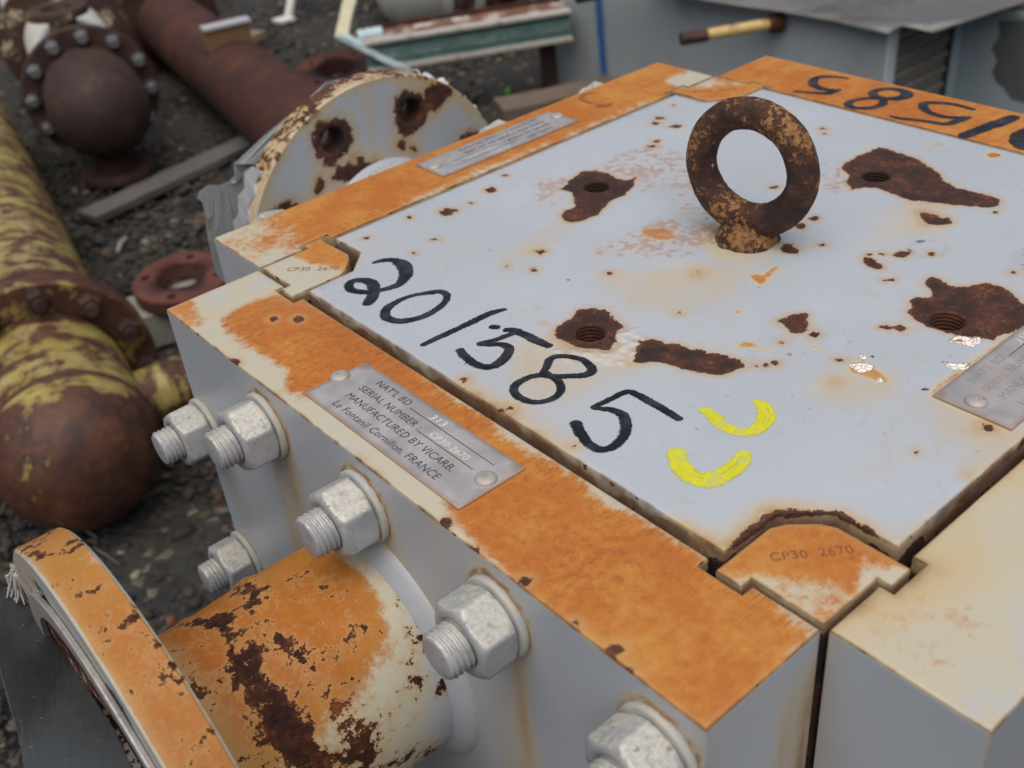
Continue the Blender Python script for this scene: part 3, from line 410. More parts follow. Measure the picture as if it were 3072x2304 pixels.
class MB:
    """collects simple shapes into one mesh"""
    def __init__(s):
        s.v, s.f = [], []

    def addm(s, v, f):
        n = len(s.v)
        s.v += [tuple(p) for p in v]
        s.f += [tuple(i + n for i in q) for q in f]
        return s

    def box(s, a, b, bev=0.):
        x0, y0, z0 = (min(a[i], b[i]) for i in range(3))
        x1, y1, z1 = (max(a[i], b[i]) for i in range(3))
        bm = bmesh.new()
        bmesh.ops.create_cube(bm, size=1)
        for v in bm.verts:
            v.co = Vector(((x0 + x1) / 2 + v.co.x * (x1 - x0), (y0 + y1) / 2 + v.co.y * (y1 - y0), (z0 + z1) / 2 + v.co.z * (z1 - z0)))
        if bev:
            bmesh.ops.bevel(bm, geom=list(bm.edges), offset=bev, segments=2, affect='EDGES', profile=.6)
        bm.verts.index_update()
        s.addm([tuple(v.co) for v in bm.verts], [[v.index for v in q.verts] for q in bm.faces])
        bm.free()
        return s

    def tube(s, pts, rad, n=10, cap=True):
        pts = [Vector(p) for p in pts]
        rr = rad if hasattr(rad, '__len__') else [rad] * len(pts)
        v, f = [], []
        up = Vector((0, 0, 1))
        d0 = (pts[1] - pts[0]).normalized()
        if abs(d0.dot(up)) > .9:
            up = Vector((1, 0, 0))
        side = d0.cross(up).normalized()
        for i, p in enumerate(pts):
            d = (pts[min(i + 1, len(pts) - 1)] - pts[max(i - 1, 0)]).normalized()
            side = (side - d * side.dot(d)).normalized()
            oth = d.cross(side)
            for k in range(n):
                t = 2 * PI * k / n
                v.append(p + (side * math.cos(t) + oth * math.sin(t)) * rr[i])
        for i in range(len(pts) - 1):
            for k in range(n):
                k2 = (k + 1) % n
                f.append((i * n + k, i * n + k2, (i + 1) * n + k2, (i + 1) * n + k))
        if cap:
            f.append(tuple(range(n))[::-1])
            f.append(tuple(range((len(pts) - 1) * n, len(pts) * n)))
        return s.addm(v, f)

    def done(s, name, mat, parent=None, smooth=True, ang=35, **kw):
        return link(name, mesh(name, s.v, s.f, mat, smooth, ang), parent, **kw)


def lathe(profile, n=64, axis='X', close=True, jag=None):
    """profile [(a, r)] turned about the axis; returns vertices and faces"""
    v, f = [], []
    th = np.linspace(0, 2 * PI, n, endpoint=False)
    for a, r in profile:
        for t in th:
            c, s_ = r * math.cos(t), r * math.sin(t)
            v.append((a, c, s_) if axis == 'X' else ((c, s_, a) if axis == 'Z' else (s_, a, c)))
    m = len(profile)
    for i in range(m - 1):
        for k in range(n):
            k2 = (k + 1) % n
            f.append((i * n + k, (i + 1) * n + k, (i + 1) * n + k2, i * n + k2))
    return v, f


def seg_dist(P, poly, closed=True):
    """distance of points P (n,2) to a polyline"""
    A = np.asarray(poly, float)
    B = np.roll(A, -1, 0) if closed else A[1:]
    if not closed:
        A = A[:-1]
    best = np.full(len(P), 1e9)
    for a, b in zip(A, B):
        ab = b - a
        L = max(ab @ ab, 1e-18)
        t = np.clip(((P - a) @ ab) / L, 0, 1)
        d = np.hypot(*(P - a - t[:, None] * ab).T)
        best = np.minimum(best, d)
    return best


def inside(P, poly):
    A = np.asarray(poly, float)
    B = np.roll(A, -1, 0)
    r = np.zeros(len(P), bool)
    for (x0, y0), (x1, y1) in zip(A, B):
        if y0 == y1:
            continue
        c = ((y0 > P[:, 1]) != (y1 > P[:, 1])) & (P[:, 0] < (x1 - x0) * (P[:, 1] - y0) / (y1 - y0) + x0)
        r ^= c
    return r


def sdf(P, polys, far=.03):
    """signed distance in mm, positive inside any polygon"""
    out = np.full(len(P), -far)
    for q in polys:
        A = np.asarray(q)
        lo, hi = A.min(0) - far, A.max(0) + far
        m = ((P > lo) & (P < hi)).all(1)
        if not m.any():
            continue
        Q = P[m]
        d = seg_dist(Q, q)
        d = np.where(inside(Q, q), d, -d)
        out[m] = np.maximum(out[m], d)
    return out * 1000


def ragged(polys):
    o = []
    for q in polys:
        A = np.array(q, float)
        if len(A) == 9:
            m = A.mean(0)
            A = m + (A - m) * rng.uniform(.55, 1.35, (9, 1))
        o.append(A)
    return o


COVER_RUST = ragged(COVER_RUST)
COVER_GLOSS = ragged(COVER_GLOSS)


def ss(x, a, b):
    t = np.clip((x - a) / (b - a), 0, 1)
    return t * t * (3 - 2 * t)


def densify(poly, step):
    o = []
    n = len(poly)
    for i in range(n):
        a, b = np.array(poly[i], float), np.array(poly[(i + 1) % n], float)
        k = max(1, int(round(np.linalg.norm(b - a) / step)))
        for j in range(k):
            o.append(a + (b - a) * j / k)
    return np.array(o)


def inset(P, d):
    a = np.roll(P, 1, 0)
    b = np.roll(P, -1, 0)
    def nrm(v):
        v = v / np.maximum(np.linalg.norm(v, axis=1, keepdims=True), 1e-12)
        return np.stack([-v[:, 1], v[:, 0]], 1)
    n1, n2 = nrm(P - a), nrm(b - P)
    m = n1 + n2
    m /= np.maximum((m * m).sum(1, keepdims=True) / 2, .3)
    return P + m * d


def plate(outline, z_top, rows, step=.004, bev=.0012, grid=.005, holes=(), fine=None, fine_step=.0017):
    """solid with the given plan outline (counter-clockwise), a rounded top edge and a dense top face.
    rows: z levels of the side wall below the bevel.  returns v, f and the outline"""
    P = densify(outline, step)
    n = len(P)
    lv = [(P, z) for z in rows[::-1]]                         # bottom .. up
    lv += [(P, z_top - bev), (inset(P, bev * .30), z_top - bev * .30)]
    ring = inset(P, bev)
    v = [(x, y, z) for Q, z in lv for x, y in Q]
    f = []
    m = len(lv)
    for i in range(m - 1):
        for k in range(n):
            k2 = (k + 1) % n
            f.append((i * n + k, i * n + k2, (i + 1) * n + k2, (i + 1) * n + k))
    f.append(tuple(range(n))[::-1])
    # top
    lo, hi = ring.min(0), ring.max(0)
    def gridpts(s):
        gx, gy = np.meshgrid(np.arange(lo[0] + s / 2, hi[0], s), np.arange(lo[1] + s / 2, hi[1], s))
        G = np.stack([gx.ravel(), gy.ravel()], 1)
        G = G + rng.uniform(-.12, .12, G.shape) * s
        ok = inside(G, ring) & (seg_dist(G, ring) > s * .35)
        for c, r in holes:
            ok &= np.hypot(*(G - np.array(c)).T) > r + s * .4
        return G[ok]
    G = gridpts(grid)
    if fine is not None:
        Gf = gridpts(fine_step)
        Gf = Gf[np.abs(fine(Gf)) < 4.5]
        G = G[np.abs(fine(G)) >= 4.5 + grid * 400]
        G = np.concatenate([G, Gf])
    loops = [ring]
    for c, r in holes:
        t = np.linspace(0, 2 * PI, 28, endpoint=False)
        loops.append(np.stack([c[0] + r * np.cos(t), c[1] + r * np.sin(t)], 1))
    pts, edges, k0 = [], [], 0
    for Lp in loops:
        pts += [Vector(q) for q in Lp]
        edges += [(k0 + i, k0 + (i + 1) % len(Lp)) for i in range(len(Lp))]
        k0 += len(Lp)
    pts += [Vector(q) for q in G]
    vo, eo, fo, ov, oe, of = delaunay_2d_cdt(pts, edges, [], 4, 1e-7)
    def solid(q):
        cx = sum(vo[i].x for i in q) / len(q)
        cy = sum(vo[i].y for i in q) / len(q)
        return all((cx - c[0]) ** 2 + (cy - c[1]) ** 2 > (r * .97) ** 2 for c, r in holes)
    fo = [q for q in fo if solid(q)]
    base = len(v)
    v += [(q.x, q.y, z_top) for q in vo]
    # join: output vertices that come from the ring are the ring
    src = {}
    for i, o in enumerate(ov):
        for s_ in o:
            src[s_] = i
    f += [tuple(base + i for i in q) for q in fo]
    i0 = (m - 1) * n
    for k in range(n):
        k2 = (k + 1) % n
        f.append((i0 + k, i0 + k2, base + src[k2], base + src[k]))
    return np.array(v), f, P


def drop_holes(vo, fo, circ):
    o = []
    for q in fo:
        cx = sum(vo[i].x for i in q) / len(q)
        cy = sum(vo[i].y for i in q) / len(q)
        if all((cx - x) ** 2 + (cy - y) ** 2 > (r * .97) ** 2 for x, y, r in circ):
            o.append(q)
    return o


# ------------------------------------------------------------------ materials
M_COVER = paint_mat('cover_paint', cover=True, spots=.8, amp=7., chips=True, rough=.29)
M_PANEL_X = paint_mat('panel_paint_brushed_across', streak=(26, 520, 60), spots=.9, amp=6.)
M_PANEL_Y = paint_mat('panel_paint_brushed_along', streak=(520, 26, 60), spots=.9, amp=6.)
M_COLUMN = paint_mat('column_paint', amp=5., spots=.4)
M_NOZZLE = paint_mat('nozzle_paint', amp=24., spots=.9, chips=True, deep=.84, spec=.25)
M_NOZZLE_C = paint_mat('far_nozzle_paint', amp=9., spots=.8, chips=True)
M_RUST = rust_mat('bare_rust')
def eye_mat(name, cover_lo):
    g = NG(name)
    a = g.noise(30, 7, .68)
    b = g.noise(55, 7, .7, vec=g.scaled(g.co(), (1.3, .8, 1.)))
    c = g.noise(300, 4, .65)
    geo = g.node('ShaderNodeNewGeometry')
    col = g.mix(g.sst(a, .36, .60), (.020, .010, .007), (.075, .027, .016))
    col = g.mix(g.mul(g.sst(b, .55, .68), .5), col, (.135, .055, .040))
    och = g.sst(g.add(g.mul(a, .7), g.mul(c, .3)), cover_lo, cover_lo + .055)
    col = g.mix(och, col, g.mix(g.sst(c, .38, .62), (.135, .055, .020), (.30, .150, .052)))
    fl = g.sst(g.noise(120, 2, .5), .735, .75)
    col = g.mix(g.mul(fl, .8), col, (.55, .50, .42))
    return g.fin(col, .8, 0., g.add(g.mul(c, .8), g.mul(a, 1.), g.mul(och, .5)), .0016, 1.)


M_EYE = eye_mat('eye_bolt_scale', .512)
M_COLLAR = eye_mat('eye_collar_scale', .46)
M_PIPE_RED = rust_mat('red_brown_rust', (.032, .010, .007), (.066, .018, .010), (.120, .030, .012), .5, .8, .7)
M_DARK_RUST = rust_mat('dark_brown_rust', (.026, .011, .009), (.050, .020, .014), (.090, .042, .026), .9, .72, .7)
M_FLANGE_RED = rust_mat('red_rust', (.085, .028, .020), (.12, .042, .030), (.16, .066, .045), .6, .9, .5)
M_CORE = plain_mat('dark_steel', (.035, .028, .024), .8)
M_BLACK = plain_mat('black_marker_ink', (.012, .013, .016), .32, var=.3, sc=120, bump=.1, dirt=(.05, .055, .065), dirt_lo=.55, dirt_hi=.75, dist=.0003)
M_STAMP = plain_mat('rusty_stamp', (.20, .075, .035), .9, sc=200)
M_PLATE_INK = plain_mat('plate_ink', (.045, .045, .055), .5, sc=300)
M_FAINT = plain_mat('worn_plate_ink', (.27, .26, .26), .5, sc=300)
M_ENGRAVE = plain_mat('bright_engraving', (.66, .65, .63), .3, .0, sc=300)


def ink_mat(name, c0, c1, rough, thr=.58, alpha_lo=.70):
    """paint-pen ink: dry-brush thinning shows what lies underneath"""
    g = NG(name)
    a = g.noise(90, 4, .6)
    b = g.noise(700, 3, .6)
    e = g.attr('a_rim')                                      # 0 on the centre line, 1 on the edge of the stroke
    col = g.mix(g.sst(a, .42, .66), c0, c1)
    col = g.mix(g.mul(g.sst(e, .65, .98), .6), col, c0)
    al = g.sst(g.add(g.mul(b, .5), g.mul(e, -.55), g.mul(a, .30)), -.16, -.02)
    al = g.mul(al, g.mixf(g.sst(a, thr, thr + .10), 1., alpha_lo))
    cv = g.node('ShaderNodeCombineXYZ')
    g.put(cv.inputs[0], g.mul(g.attr('a_across'), 3.2))
    g.put(cv.inputs[1], g.mul(g.attr('a_along'), 38.))
    dry = g.noise(1, 3, .6, vec=cv.outputs[0])
    al = g.mul(al, g.mixf(g.sst(dry, .57, .68), 1., alpha_lo * .8))
    return g.fin(col, rough, 0., b, .0002, .3, alpha=al)


M_INK = ink_mat('black_ink', (.010, .011, .014), (.040, .043, .050), .35, .56, .72)
M_YELLOW = ink_mat('yellow_paint_pen', (.56, .55, .020), (.74, .73, .06), .45, .50, .62)
M_SCRIB = ink_mat('rust_scribble', (.24, .085, .025), (.30, .11, .03), .7, .45, .25)
M_GREY_SMUDGE = ink_mat('grey_smudge', (.16, .17, .20), (.24, .26, .30), .6, .36, .05)


def alu_mat():
    g = NG('aluminium_plate')
    a = g.noise(70, 5)
    b = g.noise(1, 3, vec=g.scaled(g.co(), (900, 90, 90)))
    st = g.attr('a_edge')
    col = g.mix(g.sst(a, .35, .65), (.42, .405, .405), (.52, .50, .495))
    col = g.mix(g.mul(g.sst(g.noise(35, 4), .52, .68), .35), col, (.42, .31, .22))
    col = g.mix(g.mul(g.sst(st, 3.5, .2), .55), col, (.34, .19, .095))
    return g.fin(col, g.mad(a, .3, .30), .45, g.add(g.mul(b, .4), a), .0002, .4)


M_ALU = alu_mat()
M_RIVET = plain_mat('rivet_metal', (.40, .385, .35), .55, .3, sc=150, dirt=(.34, .24, .15), dist=.0005)


def nut_mat(name='nut_paint'):
    g = NG(name)
    a = g.noise(70, 5, .6)
    b = g.noise(420, 4, .65)
    c = g.noise(30, 2)
    col = g.mix(g.sst(a, .35, .65), (.30, .315, .325), (.375, .39, .40))
    geo = g.node('ShaderNodeNewGeometry')
    sx = g.node('ShaderNodeSeparateXYZ')
    g.t.links.new(geo.outputs['Normal'], sx.inputs[0])
    upf = g.sst(sx.outputs['Z'], .25, .8)                     # weather wears and soils what faces the sky
    wear = g.sst(g.add(g.mul(a, .55), g.mul(b, .45), g.mul(upf, .16)), .56, .64)
    zinc = g.mix(g.sst(b, .35, .65), (.40, .385, .335), (.51, .50, .455))
    col = g.mix(g.mul(wear, g.mixf(upf, .08, .9)), col, zinc)
    col = g.mix(g.mul(g.sst(g.noise(160, 4), .58, .68), .6), col, (.27, .225, .165))
    col = g.mix(g.mul(g.sst(g.noise(240, 4), .655, .675), .85), col, (.20, .19, .16))
    h = g.add(g.mul(wear, g.mad(b, .8, -.6)), g.mul(a, .3))
    rg = g.mixf(wear, .40, g.mad(b, .35, .22))
    return g.fin(col, rg, g.mul(wear, .15), h, .0004, .6)


M_NUT = nut_mat()


def washer_mat():
    g = NG('washer_paint')
    a = g.noise(120, 5, .6)
    b = g.noise(500, 3)
    r = g.attr('a_edge')
    col = g.mix(g.sst(a, .4, .6), (.36, .375, .375), (.42, .405, .345))
    col = g.mix(g.mul(g.sst(g.add(g.mul(a, 2.5), g.mul(r, -.55)), .55, 1.35), .9), col, (.24, .115, .04))
    return g.fin(col, .55, 0., g.add(a, b), .0004, .5)


M_WASHER = washer_mat()


def yellow_mat():
    g = NG('yellow_flaking_paint')
    raw = g.co()
    v = g.scaled(raw, (24, 6., 5.))
    s1 = g.noise(1, 7, .68, vec=v, dist=.9)
    s2 = g.noise(30, 6, .65)
    b = g.noise(14, 4, .6)
    bias = g.attr('a_rust_shade')
    fade = g.mix(g.sst(b, .4, .65), (.34, .30, .085), (.42, .39, .19))
    fade = g.mix(g.mul(g.sst(s2, .58, .70), .8), fade, (.60, .52, .30))
    x = g.add(g.mul(s1, .42), g.mul(s2, .34), g.mul(b, .24), bias, .030)
    rust = g.mix(g.sst(s2, .36, .62), (.035, .014, .010), (.085, .030, .015))
    rust = g.mix(g.mul(g.sst(g.add(g.mul(g.noise(70, 6, .7), .5), g.mul(g.noise(9, 4), .5)), .52, .66), .6), rust, (.17, .068, .020))
    col = g.mix(g.sst(x, .42, .50, 0, .6), fade, (.23, .12, .030))
    m = g.sst(x, .490, .548)
    col = g.mix(m, col, rust)
    return g.fin(col, g.mixf(m, .34, .62), 0., g.add(g.mul(m, -1.), g.mul(s2, .7)), .0018, .7)


M_VESSEL = yellow_mat()


def duct_mat(name, c):
    g = NG(name)
    a = g.noise(3, 4)
    b = g.noise(30, 4)
    s_ = g.noise(1, 4, vec=g.scaled(g.co(), (20, 20, 2)))
    col = g.mix(g.sst(a, .3, .7), c, tuple(v * .86 for v in c))
    col = g.mix(g.mul(g.sst(s_, .56, .74), .30), col, tuple(v * .6 for v in c))
    col = g.mix(g.mul(g.sst(b, .64, .76), .4), col, (.20, .20, .18))
    return g.fin(col, .5, 0., a, .004, .3)


M_DUCT = duct_mat('duct_paint', (.36, .395, .405))
M_DUCT_LT = duct_mat('duct_edge_paint', (.58, .64, .67))
M_DUCT_BLUE = duct_mat('blue_grey_panel', (.33, .40, .44))
M_SHEET = plain_mat('dull_sheet_metal', (.155, .155, .150), .42, .25, sc=6, dirt=(.10, .09, .075), dist=.003)
M_FIN = plain_mat('dirty_fins', (.30, .275, .24), .6, .3, sc=40)
M_PRIMER = plain_mat('dark_peeled_primer', (.095, .10, .10), .7, sc=15)
M_CREAM = plain_mat('cream_stick_paint', (.58, .42, .16), .45, sc=25, dirt=(.28, .13, .04), dirt_lo=.48, dirt_hi=.66)
M_TEAL = plain_mat('teal_paint', (.115, .215, .205), .5, sc=22, var=.25, dirt=(.20, .23, .20), dirt_lo=.52, dirt_hi=.70)
M_PALE_EDGE = plain_mat('worn_pale_edge', (.42, .40, .36), .6, sc=30, dirt=(.18, .085, .045))
M_LBLUE = plain_mat('pale_blue_paint', (.52, .66, .68), .5, sc=25, dirt=(.60, .66, .62))
M_STRIP = plain_mat('cream_strip_paint', (.55, .51, .34), .5, sc=30)
M_TANK = plain_mat('white_tank_paint', (.62, .61, .56), .45, sc=7, dirt=(.22, .11, .06), dirt_lo=.60, dirt_hi=.70)
M_TANK_RUST = plain_mat('rusted_white', (.16, .075, .045), .7, sc=20, dirt=(.55, .52, .47), dirt_lo=.50, dirt_hi=.60)
M_BLUE = plain_mat('blue_strap_paint', (.030, .12, .34), .45, sc=30)
M_WOOD = plain_mat('grey_weathered_wood', (.10, .093, .083), .85, sc=30, dirt=(.09, .075, .06))
M_WOOD_LT = plain_mat('pale_wood', (.30, .285, .25), .8, sc=40, dirt=(.20, .17, .13))
M_CHROME = plain_mat('zinc_plated_nut', (.62, .63, .63), .22, .9, sc=60, bump=.2)
M_WHITE_BODY = plain_mat('white_vessel_paint', (.66, .65, .60), .45, sc=14, dirt=(.060, .028, .018), dirt_lo=.56, dirt_hi=.61)
M_BROWN_WHITE = plain_mat('brown_rust_with_white_flakes', (.050, .022, .015), .7, sc=16, dirt=(.50, .42, .27), dirt_lo=.56, dirt_hi=.63)
M_LEAF = plain_mat('weed_leaf', (.10, .34, .06), .5)
M_ROPE = plain_mat('frayed_white_fibre', (.36, .34, .31), .9, sc=80)
M_BRISTLE = plain_mat('grey_fibre', (.16, .165, .17), .8, sc=80)


def plastic_mat(name, c):
    g = NG(name)
    a = g.noise(12, 4)
    b = g.noise(260, 3)
    col = g.mix(g.sst(a, .3, .7), c, tuple(v * .8 for v in c))
    col = g.mix(g.mul(g.sst(b, .68, .74), .4), col, (.45, .46, .46))
    return g.fin(col, .42, 0., g.add(a, g.mul(b, .1)), .004, .5)


M_PLASTIC = plastic_mat('dark_grey_plastic', (.050, .056, .058))
M_PLASTIC_LT = plastic_mat('light_grey_plastic', (.30, .315, .325))
M_PLASTIC_WH = plastic_mat('whitish_plastic', (.62, .62, .60))
M_SILVER = plain_mat('silvery_edge', (.55, .53, .50), .32, .5, sc=60, dirt=(.25, .18, .12))

# ------------------------------------------------------------------ ground
GZ = -.70


def ground_mat():
    g = NG('dark_gravel_ground')
    v1 = g.voro(55, out='Color')
    d1 = g.voro(55)
    v2 = g.voro(130, out='Color')
    a = g.noise(3, 5)
    b = g.noise(240, 4)
    sep = g.node('ShaderNodeSeparateColor')
    g.t.links.new(v1, sep.inputs[0])
    s2 = g.node('ShaderNodeSeparateColor')
    g.t.links.new(v2, s2.inputs[0])
    col = g.mix(sep.outputs[0], (.012, .012, .012), (.038, .037, .034))
    col = g.mix(g.mul(s2.outputs[1], .6), col, (.040, .038, .034))
    col = g.mix(g.sst(sep.outputs[1], .90, .97), col, (.16, .13, .10))
    col = g.mix(g.sst(a, .50, .72), col, (.045, .038, .028))
    return g.fin(col, .9, 0., g.add(g.mul(d1, -1.), g.mul(b, .4)), .012, 1.)


v, f = [], []
gx = np.concatenate([[-60, -20, -6, -2], np.arange(-.8, 4.01, .06), [5, 8, 20, 60]])
gy = np.concatenate([[-60, -20, -6, -2], np.arange(-.2, 5.01, .06), [6, 9, 20, 60]])
X, Y = np.meshgrid(gx, gy, indexing='ij')
near = ss(X, -2, -.8) * (1 - ss(X, 4, 5)) * ss(Y, -2, -.2) * (1 - ss(Y, 5, 6))
Zg = GZ + near * .007 * (np.sin(X * 9.1 + 1.3 * np.sin(Y * 7.7)) + np.sin(Y * 12.7 + 2 * np.sin(X * 6.3)) - 1.)
v = np.stack([X, Y, Zg], -1).reshape(-1, 3)
ny = len(gy)
f = [(i * ny + j, (i + 1) * ny + j, (i + 1) * ny + j + 1, i * ny + j + 1) for i in range(len(gx) - 1) for j in range(ny - 1)]
tag(link('ground', mesh('ground', v, f, ground_mat())), kind='structure')

# loose stones: nobody could count them
def gravel():
    ico = bmesh.new()
    bmesh.ops.create_icosphere(ico, subdivisions=1, radius=1)
    ico.verts.index_update()
    bv = np.array([q.co[:] for q in ico.verts])
    bf = np.array([[q.index for q in t.verts] for t in ico.faces])
    ico.free()
    N = 34000
    # uniform over the yard in view, denser close to the camera
    px = rng.uniform(-.45, 3.2, N * 3)
    py = rng.uniform(.55, 5.0, N * 3)
    keep = (px - (.52 * py - 1.15) > 0) & (px - (1.25 * py + .35) < 0)
    dd = np.hypot(px + .26, py + .16)
    keep &= rng.uniform(0, 1, N * 3) < np.clip(1.9 / dd, 0, 1) ** 1.6
    px, py = px[keep][:N], py[keep][:N]
    n = len(px)
    size = np.exp(rng.normal(math.log(.0050), .48, n))
    size = np.clip(size, .0026, .024)
    ang = rng.uniform(0, 2 * PI, n)
    sc = np.stack([size * rng.uniform(.8, 1.4, n), size * rng.uniform(.6, 1.1, n), size * rng.uniform(.4, .8, n)], 1)
    jit = rng.uniform(.72, 1.25, (n, len(bv), 1))
    V = bv[None] * jit * sc[:, None, :]
    tl = rng.uniform(-.6, .6, n)
    ct, st = np.cos(tl)[:, None], np.sin(tl)[:, None]
    V = np.stack([V[..., 0] * ct - V[..., 2] * st, V[..., 1], V[..., 0] * st + V[..., 2] * ct], -1)
    c, s = np.cos(ang)[:, None], np.sin(ang)[:, None]
    V = np.stack([V[..., 0] * c - V[..., 1] * s, V[..., 0] * s + V[..., 1] * c, V[..., 2]], -1)
    V += np.stack([px, py, GZ - .004 + size * .35], 1)[:, None, :]
    Fc = bf[None] + (np.arange(n) * len(bv))[:, None, None]
    V, Fc = V.reshape(-1, 3), Fc.reshape(-1, 3)
    me = bpy.data.meshes.new('gravel')
    me.vertices.add(len(V))
    me.vertices.foreach_set('co', V.astype(np.float32).ravel())
    me.loops.add(Fc.size)
    me.loops.foreach_set('vertex_index', Fc.astype(np.int32).ravel())
    me.polygons.add(len(Fc))
    me.polygons.foreach_set('loop_start', np.arange(0, Fc.size, 3, dtype=np.int32))
    me.update(calc_edges=True)
    pal = np.array([(.030, .030, .029), (.045, .044, .041), (.022, .022, .022), (.070, .067, .060), (.055, .046, .036), (.115, .105, .088), (.24, .21, .165), (.17, .075, .038), (.30, .28, .25)])
    w = np.array([.25, .21, .22, .13, .09, .06, .030, .034, .014])
    ci = rng.choice(len(pal), n, p=w / w.sum())
    big = size > .014
    ci[big & (ci > 5)] = 3
    cols = pal[ci] * np.array([.78, .72, .64]) * rng.uniform(.75, 1.25, (n, 1))
    cols = np.concatenate([cols, np.ones((n, 1))], 1)
    at = me.attributes.new('stone_color', 'FLOAT_COLOR', 'POINT')
    at.data.foreach_set('color', np.repeat(cols, len(bv), 0).astype(np.float32).ravel())
    g = NG('gravel_stone')
    c_ = g.attr('stone_color', True)
    b = g.noise(260, 4)
    g.fin(g.mix(g.sst(b, .4, .7, 0, .35), c_, (.035, .032, .028)), .85, 0., b, .001, .6)
    me.materials.append(g.m)
    tag(link('gravel', me), kind='stuff')


gravel()


def litter():
    """twigs and bits of bark mixed into the gravel"""
    mb = MB()
    for _ in range(420):
        y = random.uniform(.8, 4.6)
        x = random.uniform(max(-.4, .52 * y - 1.1), min(3.0, 1.2 * y + .3))
        a = random.uniform(0, PI)
        L = random.uniform(.012, .055)
        w = random.uniform(.0008, .0022)
        z = GZ + .004
        p = Vector((x, y, z))
        d = Vector((math.cos(a), math.sin(a), random.uniform(-.1, .15)))
        mid = p + d * L * .5 + Vector((random.uniform(-.004, .004), random.uniform(-.004, .004), .002))
        mb.tube([p, mid, p + d * L], [w, w * 1.1, w * .7], 5)
    tag(mb.done('twig_litter', plain_mat('dry_twig', (.15, .115, .08), .9, var=.4, sc=9)), kind='stuff')


litter()

# ------------------------------------------------------------------ the heat exchanger
W, D, GP, T = .450, .462, .0026, .0675
EX = empty('heat_exchanger', (D / 2, W / 2, GZ), 'large grey block heat exchanger with rust-stained top and black 201585 on its cover', 'heat exchanger')


def expart(name, me, parent=None, **kw):
    return link(name, me, parent or EX, world_coords=True, **kw)


# base frame and core
mb = MB()
mb.box((-.05, -.05, -.66), (D + .05, W + .05, -.605), .004)
for x in (-.03, D - .05):
    mb.box((x, -.05, GZ - .01), (x + .08, W + .05, -.6602), .004)
b = mb.done('base_frame', M_DARK_RUST, EX, world_coords=True)
mb = MB().box((.010, .010, -.60), (D - .010, W - .010, -.050), .002)
mb.done('core', M_CORE, EX, world_coords=True)

# cover plate ------------------------------------------------------------
c1, c2, c3, e = .004, .0385, .0565, .054
cover_out = [(e + .003, c1), (D - e - .003, c1), (D - c3, .0355), (D - c2, .0535), (D - c1, e), (D - c1, W - e), (D - c2, W - .0535), (D - c3, W - .0355), (D - e - .003, W - c1),
             (e + .003, W - c1), (c3, W - .0355), (c2, W - .0535), (c1, W - e), (c1, e), (c2, .0535), (c3, .0355)]
HR = [.0098, .0098, .0098, .0105]
holes = [(h, r) for h, r in zip(HOLES, HR)]
CZ = .0015
v, f, P = plate(cover_out, CZ, [-.003, -.007, -.012, -.018, -.026, -.036, -.048], bev=.0014, holes=holes, fine=lambda Q: sdf(Q, COVER_RUST + COVER_GLOSS + COVER_STAIN))


def soft(Pxy, polys, lo=-6, hi=3):
    return ss(sdf(Pxy, polys), lo, hi)


def cover_attrs(v):
    xy = v[:, :2]
    topm = v[:, 2] > CZ - .002
    ed = seg_dist(xy, cover_out) * 1000
    cut = np.minimum.reduce([np.hypot(xy[:, 0] - cx, xy[:, 1] - cy) for cx, cy in ((.03, .03), (.03, W - .03), (D - .03, .03), (D - .03, W - .03))]) * 1000
    rust = sdf(xy, COVER_RUST)
    near_n = np.hypot(xy[:, 0] - .04, xy[:, 1] - .04) * 1000
    rust = np.maximum(rust, np.where(near_n < 60, 1.4 - ed * .9 - np.maximum(near_n - 26, 0) * .16, -30))
    sx = xy[:, 0] * 61 + xy[:, 1] * 83
    side_dirt_shade = np.where(topm, 0, .40 + 1.0 * ss(-v[:, 2] + .0035 * np.sin(sx) + .0025 * np.sin(sx * 2.7 + 1), .001, .009))  # grime on the side walls, deepened downwards to paint in the gap's shade
    dirt = soft(xy, COVER_DIRT, -20, 10) * .46 + np.clip(1 - cut / 46, 0, 1) * .35 + side_dirt_shade + np.exp(-ed / 2.2) * .30 * topm
    dirt += ss(rust, -14, -1) * .22
    stain = soft(xy, COVER_STAIN[:7] + COVER_STAIN[8:], -4, 3) * 1.0
    eb = np.hypot(xy[:, 0] - .2355, xy[:, 1] - .230) * 1000
    stain = stain * 1.25
    stain = np.maximum(stain, .98 * ss(eb, 46, 20) * (.75 + .25 * np.cos(np.arctan2(xy[:, 1] - .23, xy[:, 0] - .2355) * 1. - 2.6)))
    d = np.full(len(v), -30.)
    return dict(a_rust_shade=np.where(topm, rust, np.where(near_n < 52, -2., -9.) + 8.6 * ss(-v[:, 2] + .004 * np.sin(sx * 1.7), .006, .016)), a_stain=stain - .50, a_dirt_shade=dirt, a_edge=np.where(topm, ed, 0.4),  # side walls: chamfer rust, plus dark depth painted as gap shade
                a_scr=soft(xy, COVER_SCRATCH, -12, 4), a_bub=soft(xy, COVER_BUBBLE, -5, 2), a_gloss=np.clip(sdf(xy, COVER_GLOSS), -30, 30),
                a_dark=np.clip(sdf(xy, COVER_DARK), -30, 30))


at = cover_attrs(v)
tp = v[:, 2] > CZ - .0001
v[:, 2] -= np.where(tp, .0005 * ss(at['a_rust_shade'], -.3, 1.3) * (1 + .5 * np.sin(v[:, 0] * 900 + 3 * np.sin(v[:, 1] * 700)) * np.sin(v[:, 1] * 1100)), 0)
cover = expart('cover_plate', mesh('cover_plate', v, f, M_COVER, ang=30, attrs=at))

